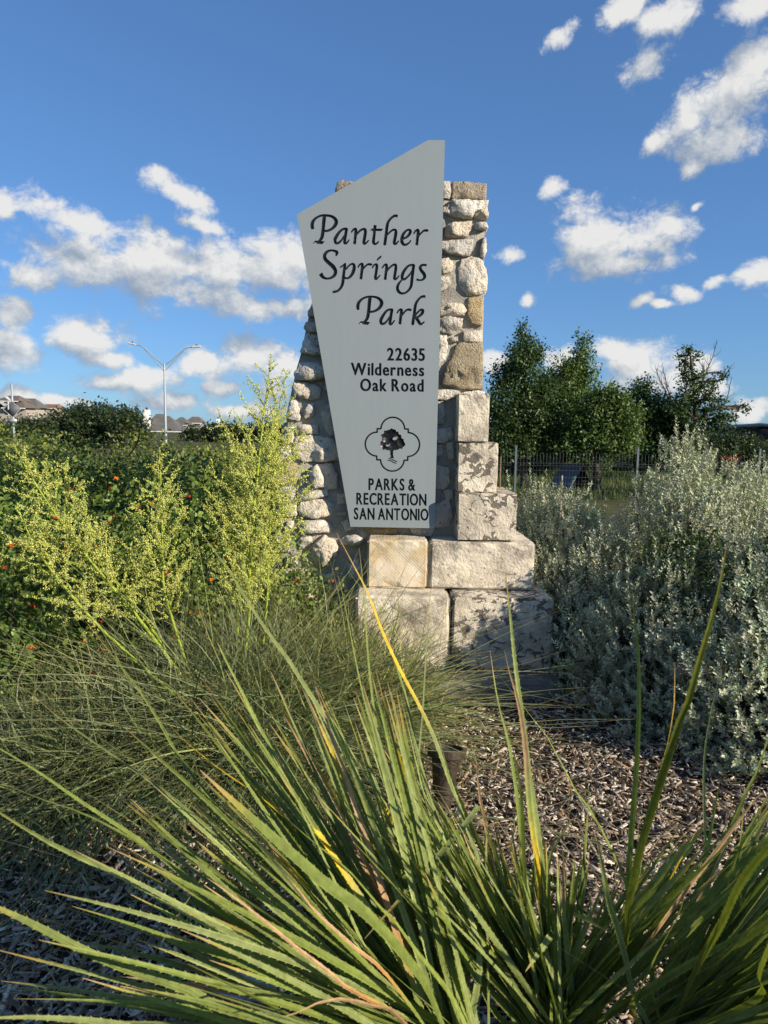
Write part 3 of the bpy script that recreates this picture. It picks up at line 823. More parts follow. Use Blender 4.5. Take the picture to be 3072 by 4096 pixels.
trunk = [fG(q) for q in ((662,655),(718,655),(714,740),(728,802),(660,795),(666,740))]
PIECES.append(('emblem_tree', [cw, trunk], holes))
PIECES.append(('emblem_line', [[fG(q) for q in po] for po in stroke_poly([(640,806,15),(690,815,17),(745,845,17),(785,857,14)])], []))
PIECES.append(('emblem_line', [[fG(q) for q in po] for po in stroke_poly([(622,832,15),(680,845,17),(728,873,17),(770,884,14)])], []))

panel_px = [(1187, 857), (1712, 560), (1780, 560), (1738, 2113), (1402, 2107)]
signt = thing('park_sign', 'tall grey angular metal sign with routed black park lettering on the limestone monument', 'sign', at_y(1570, 2110, Y_PANEL))
SO = -signt.location
def P3(q, dy=0.0):
    v = at_y(q[0], q[1], Y_PANEL); return (v.x + SO.x, dy + Y_PANEL + SO.y, v.z + SO.z)
def ccw(po):
    a = sum(po[i][0] * po[(i + 1) % len(po)][1] - po[i][1] * po[(i + 1) % len(po)][0] for i in range(len(po)))
    return po if a > 0 else po[::-1]
def p2(q): v = at_y(q[0], q[1], Y_PANEL); return Vector((v.x * 100, v.z * 100))
CO, FA, OWN = [], [], []
def addface(po, own):
    po = [p2(q) for q in po]
    for tr in ([[po[0], po[1], po[2]], [po[0], po[2], po[3]]] if len(po) == 4 else [po]):
        ar = sum(tr[i][0] * tr[(i + 1) % len(tr)][1] - tr[i][1] * tr[(i + 1) % len(tr)][0] for i in range(len(tr)))
        if abs(ar) < 1e-4: continue
        i = len(CO); CO.extend(tr if ar > 0 else tr[::-1]); FA.append(list(range(i, i + len(tr)))); OWN.append(own)
addface(panel_px, -1)
for k, (nm, pls, hol) in enumerate(PIECES):
    for po in pls: addface(po, k)
    for po in hol: addface(po, -2)
res = geometry.delaunay_2d_cdt(CO, [], FA, 1, 1e-5)
rv, rf, rof = res[0], res[2], res[5]
own = []
tot_a, own_a = {}, {}
for f, of in zip(rf, rof):
    a, b, c_ = [rv[i] for i in list(f)[:3]]
    for o_ in of: tot_a[o_] = tot_a.get(o_, 0) + abs((b - a).cross(c_ - a)) / 2
def pa(po): return abs(sum(po[i].x * po[(i + 1) % len(po)].y - po[i].y * po[(i + 1) % len(po)].x for i in range(len(po)))) / 2
BAD = {o_ for o_, A in tot_a.items() if A > 2 * pa([CO[i] for i in FA[o_]]) + .5}
for of in rof:
    of = [o_ for o_ in of if o_ not in BAD]
    ow = [OWN[i] for i in of]
    k = -1
    if -2 not in ow:
        pos = [o_ for o_ in ow if o_ >= 0]
        if pos: k = pos[0]
    own.append(k if ow else None)
front, rec, T_P, DEP = [], {}, .0, .009
Vp = np.array([(v.x / 100, Y_PANEL, v.y / 100) for v in rv]) + np.array(SO)
edge = {}
for f, k in zip(rf, own):
    if k is None: continue
    f = list(f)
    a, b, c_ = (Vp[f[0]], Vp[f[1]], Vp[f[2]])
    if (b[0] - a[0]) * (c_[2] - a[2]) - (b[2] - a[2]) * (c_[0] - a[0]) < 0: f = f[::-1]
    if k == -1: front.append(f)
    else: rec.setdefault(k, []).append(f)
    for i in range(3): edge[(f[i], f[(i + 1) % 3])] = k
THK = .028
nV = len(Vp)
pv = [Vp]; pq = []
rim = [Vector(P3(q)) for q in panel_px]
rim = rim if sum(rim[i].x * rim[(i + 1) % 5].z - rim[i].z * rim[(i + 1) % 5].x for i in range(5)) > 0 else rim[::-1]
rb_ = np.array([(v.x, v.y, v.z) for v in rim]); rk = rb_ + np.array((0, THK, 0))
pv += [rb_, rk]
for i in range(5):
    j = (i + 1) % 5
    pq.append((nV + j, nV + i, nV + 5 + i, nV + 5 + j))
ptri = [tuple(f) for f in front] + [(nV + 5, nV + 5 + i + 1, nV + 5 + i) for i in range(1, 4)]
link('panel', mesh_np('panel', np.concatenate(pv), pq, ptri, M['panel']), signt)
for k, fs in rec.items():
    idx = {}; vv = []; tt = []; qq = []
    def gv(i, deep):
        key = (i, deep)
        if key not in idx:
            idx[key] = len(vv); vv.append(Vp[i] + np.array((0, DEP if deep else 0, 0)))
        return idx[key]
    for f in fs:
        tt.append([gv(i, True) for i in f])
        for i in range(3):
            a, b = f[i], f[(i + 1) % 3]
            if edge.get((b, a), -1) < 0:
                qq.append((gv(a, False), gv(b, False), gv(b, True), gv(a, True)))
    link(PIECES[k][0], mesh_np(PIECES[k][0], np.array(vv), qq if qq else None, tt, M['ink']), signt)
for q in ((1480, 1000), (1700, 800), (1690, 1900), (1480, 1900)):      # stand-off studs into the wall
    bm = bmesh.new(); v = P3(q, .075); bmesh.ops.create_cone(bm, cap_ends=True, segments=10, radius1=.018, radius2=.018, depth=.094, matrix=Matrix.Translation(v) @ Matrix.Rotation(R(90), 4, 'X'))
    bm_obj('standoff', bm, M['steel'], signt)

# ------------------------------------------------------------------ mulch chips on the bed
rng = np.random.default_rng(11)
def chips(n, seed):
    rg = np.random.default_rng(seed)
    y = 1.35 + 2.9 * rg.random(n) ** 1.1
    x = rg.uniform(-1, 1, n) * (y * .58 + .1) + .1
    L = np.exp(rg.normal(math.log(.021), .68, n)).clip(.006, .11); Wd = (L * rg.uniform(.07, .42, n)).clip(.0018, .018); H = rg.uniform(.0015, .005, n)
    a = rg.uniform(0, 2 * np.pi, n); tl = rg.normal(0, .28, n); rl = rg.normal(0, .5, n)
    d = np.stack([np.cos(a) * np.cos(tl), np.sin(a) * np.cos(tl), np.sin(tl)], -1)
    s0 = np.stack([-np.sin(a), np.cos(a), 0 * a], -1); u0 = np.cross(d, s0)
    s = s0 * np.cos(rl)[:, None] + u0 * np.sin(rl)[:, None]; u = np.cross(d, s); u[u[:, 2] < 0] *= -1
    c = np.stack([x, y, mulch_h(x, y) + rg.uniform(.001, .028, n)], -1)
    V = []
    for sx, sy, sz, tap in ((-1,-1,-1,.8),(1,-1,-1,.5),(1,1,-1,.6),(-1,1,-1,1),(-1,-1,1,.7),(1,-1,1,.45),(1,1,1,.5),(-1,1,1,.9)):
        V.append(c + d * (sx * L / 2)[:, None] + s * (sy * Wd / 2 * tap)[:, None] + u * (sz * H / 2)[:, None])
    V = np.stack(V, 1).reshape(-1, 3)
    b = np.arange(n)[:, None] * 8
    Q = np.concatenate([b + np.array([f]) for f in ((4,5,6,7),(0,1,5,4),(1,2,6,5),(2,3,7,6),(3,0,4,7))])
    pal = np.array([(.44,.375,.30),(.33,.27,.21),(.20,.155,.115),(.60,.53,.43),(.11,.082,.06),(.38,.28,.18),(.27,.17,.095)])
    C = pal[rg.choice(7, n, p=[.20,.20,.17,.15,.14,.07,.07])] * rg.uniform(.85, 1.4, (n, 1))
    return V, Q, np.repeat(C, 8, 0)
V, Q, C = chips(34000, 4)
o = link('mulch_chips', mesh_np('mulch_chips', V, Q, None, M['chip'], C)); tag(o, 'shredded grey brown bark mulch covering the planting bed', 'mulch', kind='stuff')
# dry grass litter among the chips
n = 1500
rg = np.random.default_rng(8)
y = 1.3 + 2.9 * rg.random(n); x = rg.uniform(-1, 1, n) * (y * .6 + .1); a = rg.uniform(0, 2 * np.pi, n); L = rg.uniform(.06, .28, n)
t = np.linspace(-.5, .5, 5)[None, :, None]; d = np.stack([np.cos(a), np.sin(a), 0 * a], -1)[:, None]; s = np.stack([-np.sin(a), np.cos(a), 0 * a], -1)
Pt = np.stack([x, y, .03 + .012 * rg.random(n)], -1)[:, None] + d * t * L[:, None, None] + s[:, None] * ((t * 2) ** 2) * (rg.normal(0, .02, n))[:, None, None]
Pt[..., 2] += rg.uniform(-.01, .012, (n, 5))
Ct = jitter_col(rg, n, (.34, .27, .16), .4)[:, None] * np.ones((1, 5, 1))
V, Q, _, C = ribbons_np(Pt, np.full((n, 5), .0028), s, Ct)
o = link('dry_grass_litter', mesh_np('dry_grass_litter', V, Q, None, M['grass'], C)); tag(o, 'thin dry straw coloured grass litter scattered over the mulch', 'litter', kind='stuff')

# ------------------------------------------------------------------ sotol in the foreground
GREEN, GREEN2, OLIVE, YEL, TAN = np.array((.175,.220,.047)), np.array((.225,.268,.088)), np.array((.17,.195,.030)), np.array((.62,.43,.02)), np.array((.48,.31,.17))
def leaf_colors(kind, t, rg):
    """colour along the leaf; t 0 base .. 1 tip"""
    g0 = (GREEN if rg.random() < .5 else GREEN2) * rg.uniform(.8, 1.2)
    c = np.repeat(g0[None], len(t), 0)
    if kind == 'o': c = np.repeat(OLIVE[None] * rg.uniform(.8, 1.2), len(t), 0)
    def blend(c, col, lo, hi):
        k = np.clip((t - lo) / (hi - lo + 1e-6), 0, 1)[:, None]; return c * (1 - k) + np.array(col) * k
    if kind == 'y': c = blend(c, YEL, .58, .70); c = blend(c, (.42, .27, .08), .85, .94)
    elif kind == 'ymid':
        k = np.exp(-((t - .47) / .10) ** 2)[:, None]; c = c * (1 - k) + YEL * k; c = blend(c, TAN * .9, .66, .74)
    elif kind == 't': c = blend(c, (.45, .24, .08), .30, .38); c = blend(c, TAN, .40, .55)
    elif kind == 'yt': c = blend(c, YEL * .8, .72, .85); c = blend(c, TAN * .9, .88, .96)
    else:
        tip = rg.uniform(.92, 1.0); c = blend(c, (.36, .27, .06), tip - .05, tip); c = blend(c, TAN * rg.uniform(.7, 1.0), tip, tip + .05)
    return c
def sotol_leaf(P3d, wid, kind, seed, teeth=True, nseg=None):
    """P3d base->tip points, wid widths in metres at those points"""
    rg = np.random.default_rng(seed)
    Q4 = np.concatenate([np.asarray(P3d, float), np.asarray(wid, float)[:, None]], 1)
    Pc = catmull(Q4, 6)
    seg = np.linalg.norm(np.diff(Pc[:, :3], axis=0), axis=1); cum = np.concatenate([[0], np.cumsum(seg)]); Ltot = cum[-1]
    K = nseg or max(14, int(Ltot / .045))
    s = np.linspace(0, Ltot, K)
    P = np.stack([np.interp(s, cum, Pc[:, i]) for i in range(3)], -1); W = np.interp(s, cum, Pc[:, 3])
    T = unit(np.gradient(P, axis=0))
    out = P[-1] - P[0]; out[2] = 0
    # the upper face looks up and slightly inwards; a slow twist along the leaf
    up = np.array((0, 0, 1.0)) - .6 * out / (np.linalg.norm(out) + 1e-6) + rg.normal(0, .25, 3)
    camd = unit(np.array((0, 0, CAM_H)) - P[len(P) // 2])
    up = unit(up) + .55 * camd
    S = unit(np.cross(T, up[None])); N = np.cross(S, T)
    tw = rg.normal(0, .35) + np.linspace(0, rg.normal(0, .9), K)
    S2 = S * np.cos(tw)[:, None] + N * np.sin(tw)[:, None]; N2 = np.cross(S2, T)
    ch = .10 * W[:, None]
    Lf = P + S2 * W[:, None] / 2 + N2 * ch; Rt = P - S2 * W[:, None] / 2 + N2 * ch
    t = s / Ltot
    C = leaf_colors(kind, t, rg)
    NC = 7
    f_ = np.linspace(-1, 1, NC)
    V = (P[:, None] + S2[:, None] * (W[:, None] * f_[None] / 2)[..., None] + N2[:, None] * (ch * np.abs(f_)[None])[..., None]).reshape(-1, 3)
    strp = 1 + rg.normal(0, .16, NC); strp[0] *= 1.15; strp[-1] *= 1.15; strp[NC // 2] *= .85
    Cv = (C[:, None] * strp[None, :, None] * (1 + rg.normal(0, .05, (K, NC, 1)))).reshape(-1, 3)
    b = np.arange(K - 1)[:, None] * NC
    Q = np.concatenate([b + np.array([[q_, q_ + 1, NC + q_ + 1, NC + q_]]) for q_ in range(NC - 1)])
    Tt = np.zeros((0, 3), int)
    if teeth:
        tv, tf, tcs = [], [], []
        ds = rg.uniform(.017, .024); n0 = len(V)
        for sg, E in ((1, Lf), (-1, Rt)):
            for d_ in np.arange(.12 * Ltot, .93 * Ltot, ds):
                i = min(int(d_ / Ltot * (K - 1)), K - 2); f = d_ / Ltot * (K - 1) - i
                p = E[i] * (1 - f) + E[i + 1] * f; tn = T[i]; h = .0026 * min(1, W[i] / .010)
                k = n0 + len(tv)
                tv += [p - tn * .0017, p + tn * .0017, p + sg * S2[i] * h + tn * .0036]
                tf.append((k, k + 1, k + 2) if sg > 0 else (k, k + 2, k + 1))
                tcs += [C[i] * .8 + np.array((.12, .10, .02))] * 3
        if tv:
            V = np.concatenate([V, tv]); Cv = np.concatenate([Cv, tcs]); Tt = np.array(tf)
    return mesh_np('leaf', V, Q, Tt, M['sotol'], np.clip(Cv, 0, 1), True)
CROWN = {'A': np.array((.20, 1.34, .20)), 'B': np.array((.64, 1.44, .20)), 'C': np.array((.41, 1.50, .16))}
sotol = {'A': thing('sotol_plant', 'toothed strap-leaf sotol with leaves sweeping over the fine grass mound', 'sotol', CROWN['A'] * (1, 1, 0), 'spiky sotols in the front of the bed'),
         'B': thing('sotol_plant', 'toothed strap-leaf sotol with leaves fanning out beside the silver sage', 'sotol', CROWN['B'] * (1, 1, 0), 'spiky sotols in the front of the bed'),
         'C': thing('sotol_plant', 'smaller sotol of short upright leaves between the two larger ones', 'sotol', CROWN['C'] * (1, 1, 0), 'spiky sotols in the front of the bed')}
# leaves that can be followed in the photograph: plant, kind, depth of the tip, width px, points tip -> base
HERO = [
 ('A','y',1.62,20,[(1345,2130),(1400,2235),(1470,2370),(1530,2530),(1600,2680),(1680,2830),(1740,2960),(1800,3130),(1900,3400),(2000,3700)]),
 ('A','g',1.62,32,[(1528,2455),(1565,2600),(1620,2780),(1665,3000),(1720,3200),(1790,3420),(1880,3700)]),
 ('A','g',1.85,11,[(1347,2282),(1375,2400),(1430,2680),(1470,2850),(1530,3050),(1620,3300),(1760,3700)]),
 ('A','g',1.80,14,[(1437,2192),(1455,2370),(1470,2600),(1490,2800),(1520,2980),(1600,3300),(1730,3650)]),
 ('A','g',1.95,10,[(1727,2298),(1715,2450),(1700,2700),(1688,2900),(1675,3050),(1690,3350)]),
 ('B','g',1.60,26,[(2018,2270),(2035,2400),(2050,2560),(2066,2700),(2100,2960),(2115,3100),(2140,3250),(2172,3500),(2200,3800)]),
 ('A','ymid',1.50,28,[(2018,2600),(2041,2700),(2073,2806),(2100,2980),(2112,3150),(2126,3300),(2146,3420),(2158,3560),(2170,3800)]),
 ('B','g',1.95,18,[(1923,2600),(1995,2700),(2052,2771),(2112,2852),(2183,2940),(2225,3018),(2267,3096),(2310,3180),(2360,3240),(2423,3357),(2486,3484),(2529,3653),(2606,3865)]),
 ('B','g',1.55,24,[(2525,2341),(2539,2500),(2553,2606),(2556,2800),(2551,2983),(2543,3124),(2529,3300),(2515,3477),(2490,3700)]),
 ('B','o',1.02,34,[(2907,2172),(2882,2324),(2854,2444),(2797,2642),(2748,2818),(2720,2877),(2670,3039),(2635,3152),(2578,3336),(2543,3477),(2508,3653),(2486,3795)]),
 ('B','yt',1.25,20,[(2700,2649),(2698,2783),(2695,2841),(2673,2968),(2630,3120),(2580,3330),(2530,3600)]),
 ('B','g',1.90,11,[(2893,2624),(2868,2748),(2847,2841),(2822,2983),(2815,3124),(2818,3265),(2820,3406),(2790,3650)]),
 ('B','g',1.70,20,[(3095,2880),(3072,2954),(3030,3081),(2988,3159),(2945,3258),(2889,3371),(2840,3477),(2720,3720)]),
 ('B','g',1.70,27,[(2341,3000),(2347,3060),(2355,3152),(2348,3265),(2331,3477),(2317,3583),(2296,3759)]),
 ('A','t',1.75,24,[(1903,3025),(1917,3170),(1939,3279),(1961,3423),(1990,3568),(2040,3800)]),
 ('A','g',1.70,34,[(1760,2960),(1794,3076),(1838,3192),(1881,3293),(1925,3387),(1968,3480),(2011,3625),(2047,3734),(2113,3915)]),
 ('A','g',.92,34,[(-160,4100),(0,4070),(235,4074),(470,4096),(800,4170)]),
 ('A','g',1.02,46,[(-220,3540),(0,3635),(157,3709),(353,3811),(549,3890),(744,3952),(940,4046)]),
 ('A','g',1.15,36,[(-160,3150),(0,3251),(196,3368),(353,3443),(509,3513),(666,3600),(823,3686),(980,3780),(1175,3905)]),
 ('A','g',1.30,28,[(-180,3060),(0,3129),(168,3200),(313,3247),(470,3325),(627,3419),(784,3537),(940,3670),(1097,3796)]),
 ('A','g',1.45,20,[(-120,2925),(0,2995),(157,3090),(313,3199),(470,3301),(595,3387),(800,3560),(1050,3770)]),
 ('A','yt',1.20,32,[(-60,2955),(0,2976),(157,3027),(313,3082),(439,3129),(588,3191),(744,3246),(940,3332),(1060,3400),(1200,3530),(1380,3730)]),
 ('A','g',1.50,25,[(55,2580),(196,2666),(329,2753),(470,2854),(588,2940),(705,3027),(823,3129),(950,3250),(1150,3450),(1400,3720)]),
 ('A','g',1.70,15,[(106,2757),(235,2870),(392,2980),(549,3090),(682,3184),(900,3370),(1200,3650)]),
 ('A','g',1.65,19,[(376,2390),(439,2494),(509,2580),(580,2682),(658,2792),(729,2917),(830,3082),(901,3207),(980,3325),(1150,3530),(1400,3830)]),
 ('A','g',1.75,15,[(341,2482),(423,2588),(533,2729),(627,2870),(705,3011),(800,3140),(930,3290),(1150,3550)]),
 ('A','y',1.50,26,[(556,2760),(627,2839),(705,2933),(784,3003),(862,3066),(940,3121),(1034,3184),(1200,3330),(1450,3600)]),
 ('A','g',1.65,23,[(835,2486),(885,2604),(940,2713),(1003,2839),(1066,2964),(1136,3090),(1215,3223),(1400,3500),(1650,3850)]),
 ('A','g',1.62,21,[(772,2088),(846,2186),(925,2296),(1011,2437),(1089,2554),(1136,2612),(1215,2737),(1300,2870),(1400,3050),(1550,3350),(1750,3750)]),
 ('A','g',1.45,36,[(1180,2680),(1256,2794),(1339,2895),(1404,3011),(1483,3134),(1556,3235),(1621,3336),(1693,3467),(1800,3700)]),
 ('A','g',1.05,58,[(800,3080),(960,3230),(1100,3358),(1208,3452),(1303,3539),(1411,3611),(1505,3698),(1577,3777),(1657,3879),(1715,3973)]),
 ('A','g',1.20,40,[(930,3050),(1060,3190),(1172,3300),(1281,3394),(1375,3466),(1447,3546),(1519,3633),(1592,3705),(1650,3792),(1722,3879),(1823,4023)]),
 ('A','t',1.12,27,[(960,3290),(1040,3380),(1100,3445),(1187,3553),(1259,3647),(1339,3720),(1418,3792),(1476,3835),(1563,3922)]),
 ('A','t',1.10,24,[(827,3510),(940,3592),(1058,3686),(1100,3720),(1194,3799),(1303,3879),(1425,3973)]),
 ('A','t',.98,26,[(1100,4078),(1172,4059),(1245,4023),(1331,3998),(1418,4005),(1505,4031),(1592,4067)]),
 ('A','g',1.28,36,[(1700,3492),(1751,3604),(1794,3705),(1852,3821),(1917,3937),(1990,4067)]),
 ('A','g',1.45,30,[(1729,3531),(1823,3604),(1917,3683),(1975,3763),(2040,3900)]),
 ('B','g',1.30,32,[(2387,3340),(2412,3480),(2437,3618),(2465,3696),(2500,3830),(2543,4006)]),
 ('B','o',.98,46,[(3160,3290),(3072,3392),(3002,3477),(2946,3568),(2889,3696),(2811,3830),(2748,3971)]),
 ('B','o',1.12,34,[(2741,3576),(2712,3667),(2649,3780),(2592,3900),(2529,4060)]),
 ('B','y',1.45,11,[(2716,3448),(2695,3540),(2670,3639),(2635,3759),(2600,3900)]),
 ('B','o',1.00,34,[(3120,3640),(3072,3795),(3030,3900),(3016,4006)]),
 ('A','g',1.55,26,[(1560,2880),(1640,3050),(1730,3250),(1800,3420),(1850,3600),(1920,3850)]),
 ('A','g',1.75,18,[(1960,2600),(1990,2800),(2040,3000),(2080,3300),(2100,3600)]) ,
 ('A','g',1.6,16,[(1640,2540),(1690,2720),(1740,2900),(1790,3080),(1840,3260),(1900,3500)]),
 ('A','g',1.35,38,[(2030,2900),(2080,3150),(2090,3350),(2098,3600),(2100,3900)]),
 ('A','g',1.55,20,[(1560,3560),(1630,3600),(1720,3660),(1800,3740),(1880,3880)]),
 ('B','g',1.75,22,[(2310,3260),(2250,3330),(2200,3430),(2190,3560),(2210,3800)]),
 ('B','g',1.80,20,[(2640,3280),(2690,3400),(2715,3500),(2735,3600),(2720,3750)]),
 ('B','g',1.55,24,[(2880,3120),(2855,3260),(2830,3400),(2790,3560),(2730,3760)]),
 ('B','g',1.6,26,[(3040,3090),(2960,3250),(2900,3400),(2830,3560),(2750,3760)]),
 ('B','g',1.5,28,[(3080,3230),(2990,3360),(2910,3510),(2830,3680),(2740,3880)]),
 ('B','g',1.45,20,[(2975,3200),(2960,3380),(2930,3520),(2870,3720),(2800,3900)]),
]
rg = np.random.default_rng(77)
CX = {k_: float(project(v_)[0]) for k_, v_ in CROWN.items()}
for k, (pl_, kind, dt, wpx, pts) in enumerate(HERO):
    pts = pts[::-1]
    ex = pts[0][0] + (pts[0][0] - pts[1][0]) / max(40, pts[0][1] - pts[1][1]) * (4250 - pts[0][1])     # where the leaf is heading below the frame
    pl_ = min(CX, key=lambda q_: abs(CX[q_] - ex))
    cr = CROWN[pl_]
    L = np.concatenate([[0], np.cumsum([math.dist(pts[i], pts[i + 1]) for i in range(len(pts) - 1)])])
    bx, by = project(cr)
    L = L + math.dist(pts[0], (bx, by)); tt = L / L[-1]
    ys = cr[1] + (dt - cr[1]) * tt
    P = [cr + rg.normal(0, .02, 3)] + [np.array(at_y(p_[0], p_[1], yy)) for p_, yy in zip(pts, ys)]
    prof = np.interp(np.concatenate([[0], tt]), [0, .2, .55, .8, 1.0], [1.2, 1.05, .95, .62, .05])
    wd = prof * wpx * np.mean(ys) / FPX
    org = np.array(sotol[pl_].location)
    link('leaf', sotol_leaf(np.array(P) - org, wd, kind, 300 + k) if False else sotol_leaf(np.array(P), wd, kind, 300 + k), sotol[pl_])
    sotol[pl_].children[-1].location = -sotol[pl_].location
# the other leaves of the two rosettes
def limit_ok(P):
    px, py = project(P)
    vis = P[:, 1] > .25
    lim = np.interp(px, [-300, 0, 500, 900, 1600, 1690, 1900, 2100, 2500, 2650, 3072, 3400], [3050, 2950, 2700, 2640, 2680, 3120, 3170, 3320, 3450, 3330, 3100, 3100])
    return not np.any(vis & (py < lim)) and P[:, 2].max() < 1.22
cnt = {'A': 0, 'B': 0, 'C': 0}
want = {'A': 250, 'B': 215, 'C': 190}
for pl_ in 'ABC':
    cr = CROWN[pl_]; tries = {'A': 0, 'B': 30000, 'C': 60000}[pl_]; stop = tries + 20000
    while cnt[pl_] < want[pl_] and tries < stop:
        tries += 1
        if pl_ == 'A':
            if rg.random() < .72: az_ = rg.uniform(R(80), R(172)); elv = R(rg.uniform(34, 82)); L = rg.uniform(.80, 1.12)
            else: az_ = rg.uniform(R(150), R(230)); elv = R(rg.uniform(8, 50)); L = rg.uniform(.70, 1.05)
        elif pl_ == 'C': az_ = rg.uniform(R(-40), R(220)); elv = R(rg.uniform(52, 89)); L = rg.uniform(.42, .85)
        else:
            if rg.random() < .75: az_ = rg.uniform(R(-10), R(140)); elv = R(rg.uniform(40, 84)); L = rg.uniform(.66, 1.05)
            else: az_ = rg.uniform(R(-60), R(20)); elv = R(rg.uniform(25, 65)); L = rg.uniform(.60, .95)
        d = np.array((math.cos(az_) * math.cos(elv), math.sin(az_) * math.cos(elv), math.sin(elv)))
        s = np.linspace(0, L, 9)[:, None]
        P = cr + rg.normal(0, .03, 3) + d * s + np.array((0, 0, -1)) * rg.uniform(.02, .22) * s ** 2 * math.cos(elv) + rg.normal(0, .012, 3) * s ** 2
        if rg.random() < .02:      # a few leaves are snapped over near the tip
            kk = rg.integers(4, 7); ang = rg.normal(0, 1, 3) * np.array((1, 1, .3)); ang[2] = -abs(ang[2]) - .8
            P[kk:] = P[kk] + (np.arange(9 - kk) * L / 8 * .8)[:, None] * unit(d * .5 + unit(ang) * .7)
        if not limit_ok(P) or P[1:, 2].min() < .04: continue
        if P[-1, 1] < .45 and P[:, 2].max() > .75: continue
        wd = np.interp(s[:, 0] / L, [0, .2, .6, .85, 1], [1.1, 1.0, .9, .5, .05]) * rg.uniform(.011, .018)
        kd = 'g' if rg.random() < .95 else rg.choice(['t', 'yt', 'y', 't'])
        o = link('leaf', sotol_leaf(P, wd, kd, 2000 + tries, teeth=True, nseg=15), sotol[pl_], -sotol[pl_].location)
        cnt[pl_] += 1
for pl_ in 'ABC':      # woody heart of each rosette
    bm = bmesh.new(); bmesh.ops.create_cone(bm, cap_ends=True, segments=14, radius1=.07, radius2=.05, depth=.26, matrix=Matrix.Translation((0, 0, .10)))
    for v in bm.verts: v.co += Vector(rg.normal(0, .006, 3))
    bm_obj('trunk', bm, M['bark'], sotol[pl_])

# ------------------------------------------------------------------ fine grassy nolina mounds with flower stalks
def mound(name, label, ctr, n, rad, h, seed, cols, az_bias=None, nst=None):
    rg = np.random.default_rng(seed)
    root = thing(name, label, 'grass plant', (ctr[0], ctr[1], 0), 'fine leaved grass mounds beside the monument')
    K = 9
    a = rg.uniform(0, 2 * np.pi, n); elv = np.radians(rg.uniform(15, 88, n)); L = rg.uniform(.55, 1.15, n) * rad * 1.25
    d = np.stack([np.cos(a) * np.cos(elv), np.sin(a) * np.cos(elv), np.sin(elv)], -1)
    s = np.linspace(0, 1, K)[None, :, None] * L[:, None, None]
    droop = rg.uniform(.08, .85, n)[:, None, None] / rad
    base = np.stack([rg.normal(0, .17 * rad, n), rg.normal(0, .17 * rad, n), rg.uniform(.02, .12, n)], -1)[:, None]
    P = base + d[:, None] * s * np.array((1, 1, h)) - np.array((0, 0, 1.0)) * droop * s ** 2 * .72
    wob = rg.normal(0, 1, (n, 1, 3)) * .22 * s ** 2 + rg.normal(0, 1, (n, 1, 3)) * .06 * np.sin(s * 5 + rg.uniform(0, 6, (n, 1, 1)))
    P = P + wob * np.array((1, 1, .4))
    P[..., 2] = np.maximum(P[..., 2], .012 + .01 * rg.random((n, 1)))
    Wd = np.interp(np.linspace(0, 1, K), [0, .5, 1], [1, .9, .12])[None] * rg.uniform(.0035, .0080, n)[:, None]
    sd = unit(np.cross(d, rg.normal(0, .6, (n, 3)) + np.array((0, -.4, 1))))
    c0 = np.array(cols)[rg.choice(len(cols), n)] * rg.uniform(.45, 1.6, (n, 1))
    tip = np.linspace(0, 1, K)[None, :, None] ** 3
    C = c0[:, None] * (1 - .5 * tip) + np.array((.30, .22, .11)) * .5 * tip
    V, Q, _, C = ribbons_np(P, Wd, sd, C)
    o = link('leaves', mesh_np('leaves', V, Q, None, M['grass'], C, True), root); o['kind'] = 'stuff'
    return root
G1 = [(.165,.215,.085),(.140,.195,.095),(.20,.235,.08),(.115,.155,.065),(.19,.215,.10)]
G2 = [(.22,.27,.075),(.19,.25,.08),(.27,.29,.09),(.30,.27,.12),(.15,.20,.06)]
nolA = mound('nolina_mound', 'large mound of fine drooping grassy leaves bearing pale yellow flower stalks', (-.62, 3.12), 3900, 1.0, .82, 21, G1)
nolB = mound('nolina_mound', 'lower mound of fine yellowish leaves spilling against the monument base blocks', (-.14, 3.45), 2900, .66, .95, 22, G2)
nolC = mound('nolina_mound', 'grassy mound without flower stalks drooping onto the open mulch', (-1.22, 2.85), 2300, .82, .72, 23, G1)

